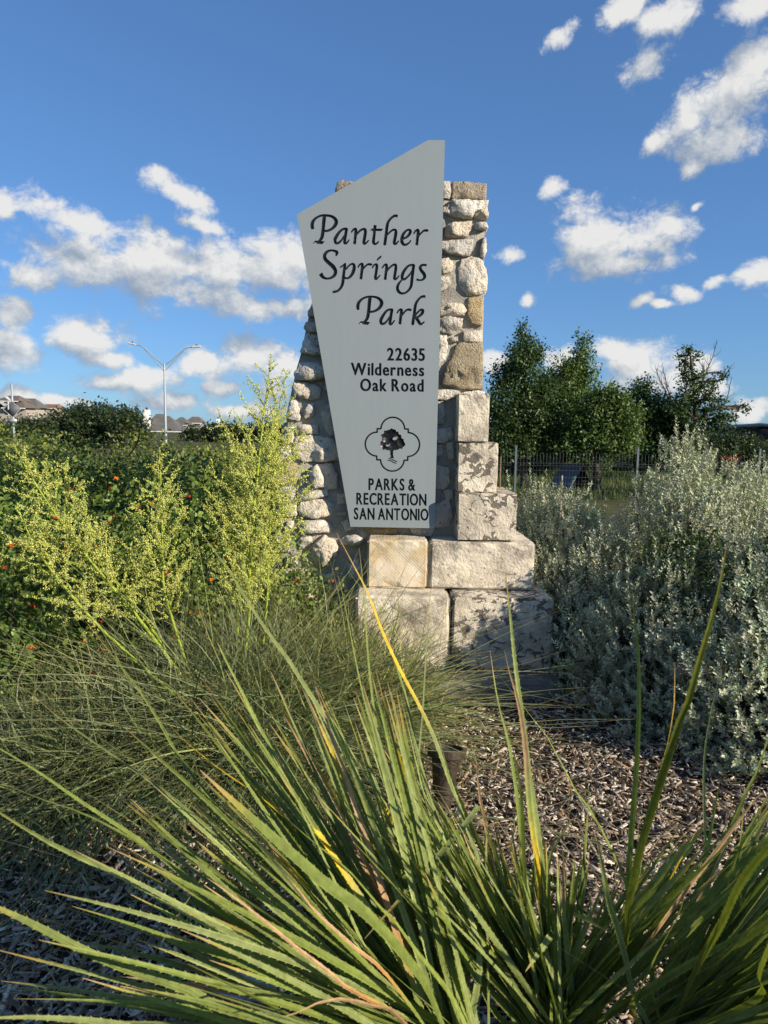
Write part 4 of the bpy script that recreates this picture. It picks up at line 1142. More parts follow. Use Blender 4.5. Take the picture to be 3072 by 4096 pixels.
# lily-like panicles: traced stems, many branchlets set with small round blossoms
YG, YG2, STEMC = np.array((.57, .60, .13)), np.array((.74, .74, .26)), np.array((.36, .44, .06))
def stalk(parent, px_pts, ydep, top_frac, blen, nbr, seed, r0=.009):
    rg = np.random.default_rng(seed)
    org = np.array(parent.location)
    st = thing_part = link('flower_stalk', None, parent)
    P = np.array([at_y(x, y, ydep) for x, y in px_pts])[::-1]     # base -> tip
    Pc = catmull(P, 8); Lc = np.concatenate([[0], np.cumsum(np.linalg.norm(np.diff(Pc, axis=0), axis=1))]); Lt = Lc[-1]
    A = Acc(); A.tube(Pc - org, np.interp(Lc / Lt, [0, .6, 1], [r0, r0 * .75, .0015]), 7, STEMC)
    link('stem', A.mesh('stem', M['bloom'], True), st)
    B = Acc(); F = []
    s0 = (1 - top_frac) * Lt
    for k in range(nbr):
        u = (k + rg.random()) / nbr
        s = s0 + (Lt - s0) * u
        p = np.array([np.interp(s, Lc, Pc[:, i]) for i in range(3)])
        tn = unit(np.array([np.interp(min(s + .02, Lt), Lc, Pc[:, i]) for i in range(3)]) - p + 1e-6)
        a = k * 2.4 + rg.normal(0, .3); e1 = unit(np.cross(tn, (0, 1, .2))); e2 = np.cross(tn, e1)
        od = e1 * math.cos(a) + e2 * math.sin(a)
        bl = blen * np.interp(u, [0, .15, .5, 1], [.55, 1.0, .85, .06]) * rg.uniform(.65, 1.2)
        bd = unit(od * rg.uniform(.75, 1.0) + tn * rg.uniform(.45, .8))
        tt = np.linspace(0, 1, 7)[:, None]
        Pb = p + bd * bl * tt + tn * bl * .22 * tt ** 2 + rg.normal(0, .008, 3) * tt
        B.tube(Pb - org, np.linspace(.0019, .0008, 7), 3, STEMC * .95)
        segs = [(Pb, bl)]
        for q in range(int(bl / .024)):
            i = rg.integers(1, 6); sd = unit(bd + rand_unit(rg, 1)[0] * .95); sl = bl * rg.uniform(.16, .36)
            Ps = Pb[i] + sd * sl * np.linspace(0, 1, 4)[:, None]
            B.tube(Ps - org, np.full(4, .0008), 3, STEMC); segs.append((Ps, sl))
        for Pp, ll in segs:
            nb = max(3, int(ll / .0034)); f = rg.uniform(.12, 1.0, nb); idx = f * (len(Pp) - 1)
            q = np.stack([np.interp(idx, np.arange(len(Pp)), Pp[:, i]) for i in range(3)], -1) + rg.normal(0, .0038, (nb, 3))
            F.append(q)
    link('branchlets', B.mesh('branchlets', M['bloom']), st)['kind'] = 'stuff'
    F = np.concatenate(F) - org; n = len(F)
    r = rg.uniform(.0016, .0038, n)[:, None]
    oc = np.array(((1,0,0),(-1,0,0),(0,1,0),(0,-1,0),(0,0,1),(0,0,-1)), float)
    V = (F[:, None] + oc[None] * r[:, None] * np.array((1, 1, 1.2))).reshape(-1, 3)
    tf = np.array(((0,2,4),(2,1,4),(1,3,4),(3,0,4),(2,0,5),(1,2,5),(3,1,5),(0,3,5)))
    T = (np.arange(n)[:, None, None] * 6 + tf[None]).reshape(-1, 3)
    mixv = rg.random((n, 1)); C = (YG * mixv + YG2 * (1 - mixv)) * rg.uniform(.7, 1.15, (n, 1))
    link('blossoms', mesh_np('blossoms', V, None, T, M['bloom'], np.repeat(C, 6, 0), True), st)['kind'] = 'stuff'
    return n
stalk(nolA, [(52,1775),(110,1880),(190,2010),(290,2150),(400,2290),(520,2430),(650,2600),(760,2750)], 3.05, .70, .29, 54, 31, .008)
stalk(nolA, [(636,1790),(642,1900),(648,2050),(650,2200),(655,2340),(690,2480),(760,2700)], 3.15, .74, .24, 50, 32, .007)
stalk(nolA, [(1085,1430),(1068,1560),(1050,1700),(1030,1900),(1010,2100),(998,2300),(995,2480),(960,2750)], 3.25, .78, .31, 74, 33, .0085)
stalk(nolA, [(1150,1480),(1120,1620),(1100,1800),(1085,2000),(1075,2200),(1068,2400),(1040,2700)], 3.4, .74, .28, 56, 34, .007)
stalk(nolA, [(890,1780),(905,1900),(920,2050),(935,2200),(950,2400),(950,2700)], 3.35, .70, .24, 40, 35, .007)
stalk(nolA, [(330,2080),(390,2200),(470,2330),(560,2450),(680,2620),(790,2780)], 3.2, .66, .18, 28, 36, .008)
stalk(nolA, [(60,2020),(150,2200),(260,2350),(390,2500),(540,2640),(700,2780)], 2.95, .62, .20, 30, 37, .008)

# ------------------------------------------------------------------ shrubs
def lumpy_points(rg, n, rx, ry, h, lumps=9, shell=.55):
    """points inside an uneven bushy dome standing on the ground"""
    la = rg.uniform(0, 2 * np.pi, lumps); le = rg.uniform(.15, 1.4, lumps); ld = np.stack([np.cos(la) * np.cos(le), np.sin(la) * np.cos(le), np.sin(le)], -1); lr = rg.uniform(-.30, .26, lumps)
    d = rand_unit(rg, n); d[:, 2] = np.abs(d[:, 2]) * 1.0 - .12; d = unit(d)
    k = 1 + (np.exp(-((1 - d @ ld.T) / .18)) * lr[None]).sum(1)
    r = (shell + (1 - shell) * rg.random(n) ** .7) * k
    P = d * r[:, None] * np.array((rx, ry, h * .92)); P[:, 2] = np.maximum(P[:, 2] + h * .08, .03)
    return P, d
def sage_mesh(seed, rx, ry, h, nspr, tone=1.0):
    rg = np.random.default_rng(seed)
    P0, d0 = lumpy_points(rg, nspr // 5, rx, ry, h, 14, .58)
    ii = np.repeat(np.arange(len(P0)), 5); nspr = len(ii)
    P = P0[ii] + rg.normal(0, .040, (nspr, 3)); d = unit(d0[ii] + rg.normal(0, .25, (nspr, 3))); P[:, 2] = np.maximum(P[:, 2], .02)
    sd = unit(d * .8 + np.array((0, 0, .75)) + rg.normal(0, .28, (nspr, 3)))
    sl = rg.uniform(.05, .125, nspr)
    tops = rg.random(nspr) < .06; sl[tops] *= 1.5
    top = np.argsort(-(P[:, 2] + rg.normal(0, .10 * h, nspr)))[:14]
    eP, eD, eL = [], [], []
    for t_ in top:
        dv = unit(np.array((0, 0, 1.0)) + d[t_] * .25 + rg.normal(0, .12, 3)); q = P[t_].copy(); nn = rg.integers(1, 3)
        for _ in range(nn):
            eP.append(q.copy()); eD.append(dv); eL.append(.12); q = q + dv * .105
            dv = unit(dv + rg.normal(0, .08, 3))
    P = np.concatenate([P, eP]); sd = np.concatenate([sd, eD]); sl = np.concatenate([sl, eL]); nspr = len(P)
    m_ = 15
    f = (np.arange(m_) + .5) / m_
    pos = P[:, None] + sd[:, None] * (f[None, :, None] * sl[:, None, None])
    ang = np.arange(m_) * 2.4; e1 = unit(np.cross(sd, rg.normal(size=(nspr, 3)))); e2 = np.cross(sd, e1)
    o_ = e1[:, None] * np.cos(ang)[None, :, None] + e2[:, None] * np.sin(ang)[None, :, None]
    ld = unit(o_ * .8 + sd[:, None] * .75 + rg.normal(0, .2, (nspr, m_, 3)))
    nr = unit(sd[:, None] * 1.0 - o_ * .5 + rg.normal(0, .25, (nspr, m_, 3)))
    Ls = (rg.uniform(.019, .032, (nspr, m_)) * (1 - .25 * f[None]))
    dep = np.clip(np.linalg.norm(P / np.array((rx, ry, h)), axis=1), .3, 1.2)
    base = np.array((.44, .465, .335)) * tone
    c = np.repeat(base[None], nspr, 0) * rg.uniform(.7, 1.22, (nspr, 1)) * (1 + rg.normal(0, .035, (nspr, 3)))
    C = np.repeat(c[:, None], m_, 1) * rg.uniform(.85, 1.15, (nspr, m_, 1))
    V, Q, T, C = leaves_np(pos.reshape(-1, 3), ld.reshape(-1, 3), nr.reshape(-1, 3), Ls.ravel(), Ls.ravel() * .44, C.reshape(-1, 3), .12)
    fol = mesh_np('foliage', V, Q, T, M['sage'], np.clip(C, 0, 1))
    A = Acc()
    nb = 34
    for k in range(nb):
        e = P[rg.integers(nspr)] * rg.uniform(.8, 1.0); b0 = np.array((rg.normal(0, .07), rg.normal(0, .07), -.02))
        mid = (b0 + e) / 2 + np.array((0, 0, -.06)) + rg.normal(0, .05, 3)
        pc = catmull([b0, mid, e], 5); A.tube(pc, np.linspace(rg.uniform(.006, .013), .002, len(pc)), 5, (.15, .13, .11))
        for q in range(6):
            i = rg.integers(3, len(pc) - 1); e2 = pc[i] + unit(rg.normal(size=3) + np.array((0, 0, .6))) * rg.uniform(.12, .35)
            A.tube(np.stack([pc[i], (pc[i] + e2) / 2 + rg.normal(0, .02, 3), e2]), (.003, .0022, .0012), 4, (.17, .145, .12))
    return fol, A.mesh('branches', M['bark'])
SG = [sage_mesh(50, .64, .6, 1.15, 3000), sage_mesh(51, .78, .68, 1.42, 4200), sage_mesh(52, .60, .55, .85, 2700)]
PINK = np.array((.60, .22, .45))
def flower_mesh(name, rgb, r, seed, petals=5):
    rg = np.random.default_rng(seed)
    n = petals; a = np.arange(n) * 2 * np.pi / n
    d = np.stack([np.cos(a), np.sin(a), np.full(n, .5)], -1)
    C = np.array(rgb)[None] * rg.uniform(.8, 1.15, (n, 1))
    V, Q, T, C = leaves_np(np.zeros((n, 3)), d, np.tile((0, 0, 1.0), (n, 1)), r, r * .9, C, .1)
    return mesh_np(name, V, Q, T, M['bloom'], C)
PINKM = flower_mesh('flower', PINK, .013, 1)
def sage(loc, k, rz, sc_, label, flowers=0, seed=0):
    t = thing('sage_shrub', label, 'shrub', loc, 'silver sage shrubs right of the monument', rz)
    t.scale = (sc_, sc_, sc_)
    o = link('foliage', SG[k][0], t); o['kind'] = 'stuff'
    link('branches', SG[k][1], t)['kind'] = 'stuff'
    rg = np.random.default_rng(seed + 5)
    me = SG[k][0]
    for q in range(flowers):
        v = me.vertices[int(rg.integers(len(me.vertices)))].co
        link('flower', PINKM, t, v * 1.02, tuple(rg.uniform(-.8, .8, 3)))
    return t
sage((1.30, 5.25, 0), 0, .3, 1.05, 'pale silver sage shrub tucked against the stacked blocks', 5, 1)
sage((1.60, 3.90, 0), 2, 1.1, 1.0, 'low silver sage shrub crouching beside the footing corner', 4, 2)
sage((1.42, 4.62, 0), 2, 2.0, 1.08, 'silver sage shrub with brown twigs before the wire fence', 4, 3)
sage((2.02, 4.78, 0), 1, 4.1, 1.10, 'tall silver sage shrub with upright leafy spires beside the lawn view', 6, 4)
sage((1.98, 3.42, 0), 2, 5.2, 1.05, 'shaded silver sage shrub spreading over the mulch edge', 5, 5)
sage((2.68, 4.95, 0), 1, .9, .98, 'silver sage shrub standing before the dark juniper', 3, 6)
sage((1.55, 6.3, 0), 2, 3.3, 1.0, 'silver sage shrub behind the block stack near the fence', 3, 7)
sage((2.32, 3.95, 0), 0, 2.7, 1.02, 'mid-height silver sage shrub growing in front of the tall spired one', 3, 8)
sage((2.72, 3.25, 0), 0, 1.7, .95, 'silver sage shrub at the outer end of the row', 2, 9)
sage((3.75, 2.30, 0), 1, .4, .92, 'silver sage shrub shading the lower end of the row', 0, 10)  # unseen shrub, added to cast shade on the lower sage and blocks
sage((3.25, 4.4, 0), 0, 5.0, 1.0, 'rounded silver sage shrub at the far end beyond the tall ones', 2, 11)

def leafy_mesh(seed, rx, ry, h, n, leaf, cols, per=7, shell=.5, mat='leaf', oval=True, twig=True, up=.10, lumps=10):
    rg = np.random.default_rng(seed)
    P, d = lumpy_points(rg, n, rx, ry, h, lumps, shell)
    sd = unit(d + np.array((0, 0, .6)) + rg.normal(0, .35, (n, 3)))
    off = rg.normal(0, leaf * 1.0, (n, per, 3)); f = rg.random((n, per, 1))
    pos = P[:, None] + off * .8 + sd[:, None] * f * leaf * 3
    ld = unit(sd[:, None] * .5 + rg.normal(0, .75, (n, per, 3)) + np.array((0, 0, -.1)))
    nr = unit(np.array((0, 0, 1.0)) * up * 2 + d[:, None] * .6 + rg.normal(0, .45, (n, per, 3)))
    c = np.array(cols)[rg.choice(len(cols), n)] * rg.uniform(.75, 1.25, (n, 1))
    C = np.repeat(c[:, None], per, 1) * rg.uniform(.8, 1.2, (n, per, 1))
    L = rg.uniform(.6, 1.15, n * per) * leaf
    V, Q, T, C = leaves_np(pos.reshape(-1, 3), ld.reshape(-1, 3), nr.reshape(-1, 3), L, L * .58, C.reshape(-1, 3), .15, oval)
    fol = mesh_np('foliage', V, Q, T, M[mat], np.clip(C, 0, 1))
    A = Acc()
    for k in range(30):
        e = P[rg.integers(n)]; b0 = np.array((rg.normal(0, .12), rg.normal(0, .12), -.02))
        pc = catmull([b0, (b0 + e) / 2 + rg.normal(0, .08, 3), e], 4); A.tube(pc, np.linspace(.011, .003, len(pc)), 4, (.11, .08, .05))
    return fol, A.mesh('stems', M['bark'])
LC = [(.13,.20,.034),(.165,.23,.045),(.085,.145,.028),(.21,.265,.06)]
LAN = [leafy_mesh(60, .85, .8, 1.28, 1150, .050, LC, 7), leafy_mesh(61, .7, .7, 1.0, 950, .050, LC, 7)]
HC = [(.135,.175,.036),(.17,.21,.045),(.23,.255,.06),(.085,.12,.028)]
HED = [leafy_mesh(62, 1.15, 1.0, 1.5, 1500, .055, HC, 7, .6, oval=False), leafy_mesh(63, 1.3, 1.0, 1.42, 1500, .055, HC, 7, .6, oval=False)]
def cluster_mesh(seed, pal, r):
    """one lantana head: a dome of small flowers"""
    rg = np.random.default_rng(seed); A = Acc()
    for k in range(16):
        a = k * 2.4; e = math.sqrt(k / 16); d = unit(np.array((math.cos(a) * e, math.sin(a) * e, 1.05 - e * .75)))
        c = np.array(pal[min(len(pal) - 1, int((1 - e) * len(pal)))]) * rg.uniform(.85, 1.15)
        p = d * r * rg.uniform(.65, 1.0) + rg.normal(0, r * .12, 3); e1 = unit(np.cross(d, (0.3, .2, 1.0))); e2 = np.cross(d, e1); w_ = r * .33
        A.add([p + e1 * w_, p + e2 * w_, p - e1 * w_, p - e2 * w_, p + d * w_ * .25], None, [(0,1,4),(1,2,4),(2,3,4),(3,0,4)], c)
    return A.mesh('flower_head', M['bloom'])
FL = [cluster_mesh(1, [(.62,.055,.02),(.72,.13,.02),(.80,.42,.03)], .020), cluster_mesh(2, [(.70,.10,.02),(.80,.30,.02),(.85,.55,.05)], .022), cluster_mesh(3, [(.50,.03,.03),(.60,.06,.03),(.66,.16,.04)], .018)]
def lantana(loc, k, rz, sc_, label, nfl, seed):
    t = thing('lantana_bush', label, 'shrub', loc, 'flowering lantana bushes along the left', rz); t.scale = (sc_,) * 3
    link('foliage', LAN[k][0], t)['kind'] = 'stuff'; link('stems', LAN[k][1], t)['kind'] = 'stuff'
    rg = np.random.default_rng(seed); me = LAN[k][0]; nv = len(me.vertices); q = 0
    ci = Matrix.Rotation(-rz, 3, 'Z')
    to_cam = (ci @ (Vector((0, 0, CAM_H)) - Vector(loc))).normalized()
    while q < nfl:
        v = me.vertices[int(rg.integers(nv))].co
        if v.length < .55 or v.normalized().dot(to_cam) < .1: continue
        link('flower_head', FL[rg.integers(3)], t, v * 1.03 + Vector((0, 0, .02)), tuple(rg.uniform(-.5, .5, 3))); q += 1
    return t
lantana((-1.75, 4.05, 0), 0, .2, .82, 'orange flowered lantana bush behind the leaning flower stalk', 60, 71)
lantana((-2.45, 4.7, 0), 0, 1.9, .88, 'lantana bush with red orange heads below the road sign', 45, 72)
lantana((-1.1, 4.55, 0), 1, 3.0, .95, 'lantana bush filling the gap between the upright flower stalks', 34, 73)
lantana((-.62, 4.35, 0), 1, 4.4, .62, 'small lantana bush at the left foot of the rubble wall', 20, 74)
lantana((-2.1, 3.45, 0), 1, 5.5, .85, 'low lantana bush behind the grassy mound without stalks', 34, 75)
lantana((-1.65, 5.6, 0), 0, 2.6, .88, 'lantana bush in front of the clipped green hedge', 10, 76)
# pale weedy sprays at the foot of the wall
def hedge(loc, k, rz, sc_, label):
    t = thing('hedge_shrub', label, 'shrub', loc, 'shrubs of the green hedge', rz); t.scale = sc_
    link('foliage', HED[k][0], t)['kind'] = 'stuff'; link('stems', HED[k][1], t)['kind'] = 'stuff'
HL = 'dense green hedge shrub with sunlit yellow-green top'
for i, (x, y, k, s_) in enumerate(((-3.6, 8.2, 0, 1.0), (-2.0, 8.0, 1, 1.02), (-.6, 8.4, 0, .98), (-4.6, 9.3, 1, 1.06), (-2.9, 9.6, 0, 1.05), (-1.3, 9.8, 1, 1.04), (-3.3, 6.9, 1, .98), (-5.8, 11.0, 0, 1.1), (.4, 9.4, 1, 1.0), (-1.0, 6.6, 0, .93), (-5.2, 7.8, 0, 1.0), (-2.75, 7.2, 0, 1.0), (-1.75, 7.0, 1, 1.02), (-.75, 7.7, 1, 1.03))):
    hedge((x, y, 0), k, i * 1.7, (s_, s_, s_ * .87), HL)
# reddish bare shoots standing out of the hedge
A = Acc(); q = [np.array(at_y(x, y, 6.6)) for x, y in ((512, 1826), (540, 1790), (556, 1750), (560, 1718))]
A.tube(np.array(q) - q[0], (.007, .007, .006, .005), 6, (.23, .12, .07))
o = link('dead_shoot', A.mesh('dead_shoot', M['bloom'], True), None, q[0]); tag(o, 'bare reddish brown shoot curving up out of the green hedge', 'twig')

# ------------------------------------------------------------------ trees behind the fence
def tree(name, label, trunk_px, ydep, blobs, leaf, cols, dens, seed, group=None, bare=(), trunk_r=.07, clump=10, sparse=0.0, yspread=1.0, mat='leaf', bark='bark', spread=.9, grow=1.0):
    """blobs in photo pixels (cx,cy,rx,ry) at depth ydep; trunk_px list base -> top"""
    rg = np.random.default_rng(seed)
    tp = [np.array(at_y(x, y, ydep)) for x, y in trunk_px]
    tp[0][2] = -.05
    org = np.array((tp[0][0], ydep, 0))
    t = thing(name, label, 'tree', tuple(org), group)
    A = Acc(); tc_ = catmull(tp, 6) - org
    A.tube(tc_, np.linspace(trunk_r, trunk_r * .25, len(tc_)), 8, (.1, .08, .06))
    pos, dirs, cc = [], [], []
    px2m = ydep / FPX
    for (cx, cy, rx, ry) in blobs:
        c = np.array(at_y(cx, cy, ydep + rg.uniform(-.35, .35) * yspread)) - org
        rr = np.array((rx * px2m, max(rx, ry) * px2m * yspread, ry * px2m)) * grow
        i = int(np.clip(np.argmin(np.linalg.norm(tc_ - (c - (0, 0, rr[2] * .8)), axis=1)), 1, len(tc_) - 1))
        lb = catmull([tc_[i], (tc_[i] + c) / 2 + rg.normal(0, .08, 3), c], 5)
        A.tube(lb, np.linspace(trunk_r * .4, .012, len(lb)), 5, (.1, .08, .06))
        n = max(8, int(dens * rr[0] * rr[2] * 8.0))
        d = rand_unit(rg, n); r = rg.random(n) ** (.45)
        k = 1 + .28 * np.sin(d[:, 0] * 5 + seed) * np.sin(d[:, 2] * 6 + cx)
        p = c + d * (r * k)[:, None] * rr
        for q in range(min(n, 12)):
            j = rg.integers(n); s_ = lb[rg.integers(len(lb) // 2, len(lb))]
            A.tube(np.stack([s_, (s_ + p[j]) / 2 + rg.normal(0, .04, 3), p[j]]), (.012, .008, .004), 4, (.1, .08, .06))
        pos.append(np.repeat(p, clump, 0) + rg.normal(0, leaf * spread, (n * clump, 3))); dirs.append(np.repeat(d, clump, 0))
        c_ = np.array(cols)[rg.choice(len(cols), n)] * rg.uniform(.75, 1.25, (n, 1)); cc.append(np.repeat(c_, clump, 0))
    pos = np.concatenate(pos); dirs = np.concatenate(dirs); cc = np.concatenate(cc); n = len(pos)
    ld = unit(dirs * .5 + rg.normal(0, .8, (n, 3)) + np.array((0, 0, -.15))); nr = unit(dirs * .6 + np.array((0, 0, .8)) + rg.normal(0, .5, (n, 3)))
    L = rg.uniform(.6, 1.2, n) * leaf
    V, Q, T, C = leaves_np(pos, ld, nr, L, L * .6, np.clip(cc * rg.uniform(.8, 1.2, (n, 1)), 0, 1), .15, False)
    for br in bare:                       # leafless limbs with fine side twigs
        pb = catmull([np.array(at_y(x, y, ydep)) - org for x, y in br], 6)
        A.tube(pb, np.linspace(.022, .005, len(pb)), 5, (.1, .08, .06))
        for q in range(18):
            i = rg.integers(2, len(pb) - 1); tn = unit(pb[min(i + 1, len(pb) - 1)] - pb[i - 1]); dd = unit(tn + rg.normal(0, .55, 3) * np.array((1, .5, 1)))
            ll = rg.uniform(.15, .55) * (1 - .5 * i / len(pb))
            A.tube(np.stack([pb[i], pb[i] + dd * ll * .5 + rg.normal(0, .01, 3), pb[i] + dd * ll + np.array((0, 0, .05))]), (.008, .005, .003), 4, (.1, .08, .06))
    link('trunk', A.mesh('trunk', M[bark]), t)
    link('crown', mesh_np('crown', V, Q, T, M[mat], C), t)['kind'] = 'stuff'
    return t
DG = [(.048,.086,.024),(.062,.108,.030),(.082,.132,.037),(.036,.068,.022)]
MG = [(.078,.130,.032),(.10,.160,.040),(.13,.190,.050),(.055,.10,.026)]
GT = 'trees beyond the wire fence'
tree('park_tree', 'tall pointed green tree rising beside the monument', [(2090,1990),(2092,1800),(2095,1550),(2092,1380)], 18.5,
     [(2092,1345,26,50),(2075,1430,60,60),(2130,1420,50,55),(2020,1520,60,70),(2100,1530,90,80),(1985,1640,60,90),(2070,1650,100,90),(2150,1640,90,90),(2010,1750,90,70),(2120,1750,100,70),(2180,1560,50,60),(2060,1800,110,40),(1990,1790,50,40)], .085, DG, 95, 41, GT, yspread=.8, grow=1.12)
tree('park_tree', 'green tree with a leaning leafy top above the fence', [(2260,1990),(2262,1820),(2270,1600),(2320,1420)], 19.5,
     [(2335,1400,30,55),(2315,1480,60,50),(2260,1490,60,60),(2225,1570,75,70),(2310,1570,75,60),(2250,1660,110,80),(2210,1740,90,60),(2200,1790,110,40)], .095, MG, 85, 42, GT, yspread=.8, grow=1.12)
tree('park_tree', 'broad low green tree with a forked dark trunk', [(2387,1985),(2388,1900),(2385,1850),(2400,1700),(2430,1600)], 18.0,
     [(2440,1590,70,45),(2380,1630,80,60),(2480,1650,75,65),(2350,1700,85,60),(2440,1720,110,60),(2520,1690,45,60),(2310,1755,90,40),(2400,1765,120,35),(2500,1740,60,35),(2340,1790,130,30),(2460,1785,100,30)], .095, MG, 95, 43, GT, trunk_r=.12, yspread=.9, grow=1.15)
tree('park_tree', 'dark rounded tree with a few bare twigs on top', [(2640,1990),(2640,1800),(2640,1650)], 22.0,
     [(2560,1560,45,40),(2590,1610,70,50),(2550,1680,80,70),(2640,1670,90,60),(2700,1660,70,60),(2620,1760,130,70),(2720,1750,110,60),(2620,1820,140,50)], .10, DG, 80, 44, GT, grow=1.1,
     bare=[[(2690,1640),(2660,1560),(2635,1510),(2622,1470)],[(2700,1640),(2672,1560),(2660,1510),(2652,1478)]])
tree('park_tree', 'sparse half-bare tree standing against the cloud', [(2790,1990),(2785,1800),(2780,1620),(2768,1480),(2758,1390)], 21.0,
     [(2755,1398,26,16),(2725,1420,16,10),(2795,1425,20,16),(2750,1455,32,26),(2740,1500,30,24),(2785,1505,30,26),(2760,1545,42,30),(2815,1540,34,32),(2840,1580,34,34),(2770,1600,60,34),(2730,1590,34,24),(2890,1495,12,8),(2860,1520,20,14),(2880,1600,22,20),(2840,1640,60,34),(2720,1640,60,36),(2920,1660,34,16),(2960,1636,28,12),(2985,1625,14,10),(2880,1690,60,24),(2790,1700,110,44)], .10, DG, 62, 45, GT,
     bare=[[(2790,1600),(2820,1500),(2850,1430),(2866,1366)],[(2800,1620),(2860,1540),(2900,1500),(2921,1468)],[(2850,1690),(2895,1620),(2915,1570),(2921,1530)],[(2790,1580),(2815,1500),(2810,1450)]], trunk_r=.10, yspread=.8, clump=7, spread=.75)
tree('juniper_shrub', 'dark feathery juniper under the edge of the pavilion roof', [(2900,1990),(2900,1850),(2900,1790)], 17.0,
     [(2840,1780,90,50),(2930,1770,90,45),(3000,1790,80,45),(2900,1830,140,50),(3050,1830,70,45),(2760,1810,70,50)], .07, [(.045,.07,.025),(.06,.085,.03)], 110, 46, GT, yspread=.8)
# a far line of woodland closes the view behind the dog park
def grove(name, label, px0, px1, top, bot, ydep, n, seed, leaf=.22, cols=DG, group='far oaks along the horizon', dens=9, clump=9, edge=18):
    rg = np.random.default_rng(seed)
    for k in range(n):
        cx = px0 + (px1 - px0) * (k + .5) / n + rg.uniform(-12, 12)
        tp = np.interp(cx, *top) + rg.uniform(-4, edge); w_ = (px1 - px0) / n * rg.uniform(.62, .85); hh = max(18, (bot - tp))
        bl = [(cx, tp + hh * .30, w_ * .70, hh * .30), (cx - w_ * .5, tp + hh * .52, w_ * .6, hh * .34), (cx + w_ * .5, tp + hh * .5, w_ * .6, hh * .34), (cx, tp + hh * .72, w_ * .95, hh * .34), (cx - w_ * .2, tp + hh * .34, w_ * .4, hh * .3)]
        tree(name, label[k % len(label)], [(cx, bot + 60), (cx, bot), (cx, tp + hh * .4)], ydep + rg.uniform(-4, 4), bl, leaf, cols, dens, seed * 10 + k, group, trunk_r=.25, clump=clump, yspread=.8)
grove('oak_tree', ['dark oak in the row closing the dog park'], 1990, 3120, ([1990, 2500, 3120], [1690, 1700, 1760]), 1850, 48, 9, 5, .24, group='dark oaks at the far side of the dog park', dens=8)
grove('understory_shrub', ['dark leafy shrub at the back of the dog park lawn'], 1980, 3120, ([1990, 2500, 3120], [1770, 1785, 1790]), 1885, 27.5, 11, 4, .13, DG, 'shrubs behind the dog park lawn', 40, 9, 14)  # shrubs put in to stand for the dark, shadowed band behind the lawn
OAKC = [(.040,.062,.022),(.052,.078,.028),(.034,.052,.020)]
grove('oak_tree', ['rounded oak on the rise beside the big house'], 90, 585, ([90, 200, 300, 420, 560, 640], [1680, 1645, 1615, 1610, 1640, 1660]), 1790, 52, 9, 6, .26, OAKC, 'oaks on the rise below the houses', 8)
grove('oak_tree', ['tall dark oak crowning the rise left of the chimney house'], 255, 560, ([260, 315, 400, 520, 600], [1628, 1592, 1605, 1628, 1650]), 1720, 60, 6, 7, .28, OAKC, 'oaks on the crest', 8)
grove('oak_tree', ['hazy oak among the distant roofs right of the street lamp'], 745, 1260, ([640, 700, 760, 900, 1260], [1690, 1690, 1690, 1695, 1690]), 1765, 80, 9, 8, .34, OAKC, 'oaks among the distant roofs', 7)
grove('oak_tree', ['oak standing in front of the two storey house'], -60, 200, ([-60, 0, 100, 200], [1655, 1662, 1662, 1655]), 1800, 46, 4, 9, .24, OAKC, 'oaks before the two storey house', 9)

# ------------------------------------------------------------------ wire fence of the dog park
YF = 16.2
M['fence'] = plain('dark_green_black_wire', (.10, .105, .11), .5, .3, .1)
M['post'] = plain('grey_painted_post', (.15, .17, .185), .45, .3, .08)
fx = [at_y(x, 1800, YF).x for x in (1576, 2064, 2552, 3040, 3528)]
ft = thing('wire_fence', 'dark welded wire mesh fence with grey posts round the dog park', 'fence', (fx[0], YF, 0))
ztop = at_y(2064, 1786, YF).z; zpan = at_y(2300, 1812, YF).z
for x in fx:
    bm = bmesh.new(); add_box(bm, (x - fx[0], 0, ztop / 2 - .05), (.045, .045, ztop + .1), None, .004); add_box(bm, (x - fx[0], 0, ztop + .012), (.052, .052, .02))
    bm_obj('post', bm, M['post'], ft)
for i in range(len(fx) - 1):
    A = Acc(); x0, x1 = fx[i] - fx[0] + .04, fx[i + 1] - fx[0] - .04
    zb = zpan - .24
    for x in np.arange(x0, x1, .075):
        A.tube([(x, .03, .04), (x, .03, zb - .06), (x, -.02, zb - .03), (x, .03, zb), (x, .03, zpan)], .0032, 4)
    for z in list(np.arange(.08, zb - .08, .15)) + [zb - .06, zb]:
        A.tube([(x0, .036, z), ((x0 + x1) / 2, .036, z), (x1, .036, z)], .0036, 4)
    link('mesh_panel', A.mesh('mesh_panel', M['fence']), ft)['kind'] = 'stuff'

# lawn inside the dog park
rg = np.random.default_rng(3); n = 26000
x = rg.uniform(1.5, 15, n); y = rg.uniform(16.8, 26.5, n); Lh = rg.uniform(.08, .22, n) + .12 * (rg.random(n) < .2)
tilt = rg.normal(0, .35, (n, 2))
tt = np.linspace(0, 1, 3)[None, :, None]
Pp = np.stack([x, y, np.full(n, -.03)], -1)[:, None] + np.stack([tilt[:, 0], tilt[:, 1], np.ones(n)], -1)[:, None] * (tt * Lh[:, None, None])
cc = np.array([(.09,.13,.025),(.13,.16,.04),(.07,.11,.025)])[rg.choice(3, n)] * rg.uniform(.8, 1.2, (n, 1))
a = rg.uniform(0, 6.28, n); V, Q, _, C = ribbons_np(Pp, np.array([.02, .016, .003])[None] * np.ones((n, 1)), np.stack([np.cos(a), np.sin(a), 0 * a], -1), np.repeat(cc[:, None], 3, 1))
o = link('lawn_grass', mesh_np('lawn_grass', V, Q, None, M['grass'], C)); tag(o, 'sunlit yellow green lawn inside the dog park', 'grass', kind='stuff')

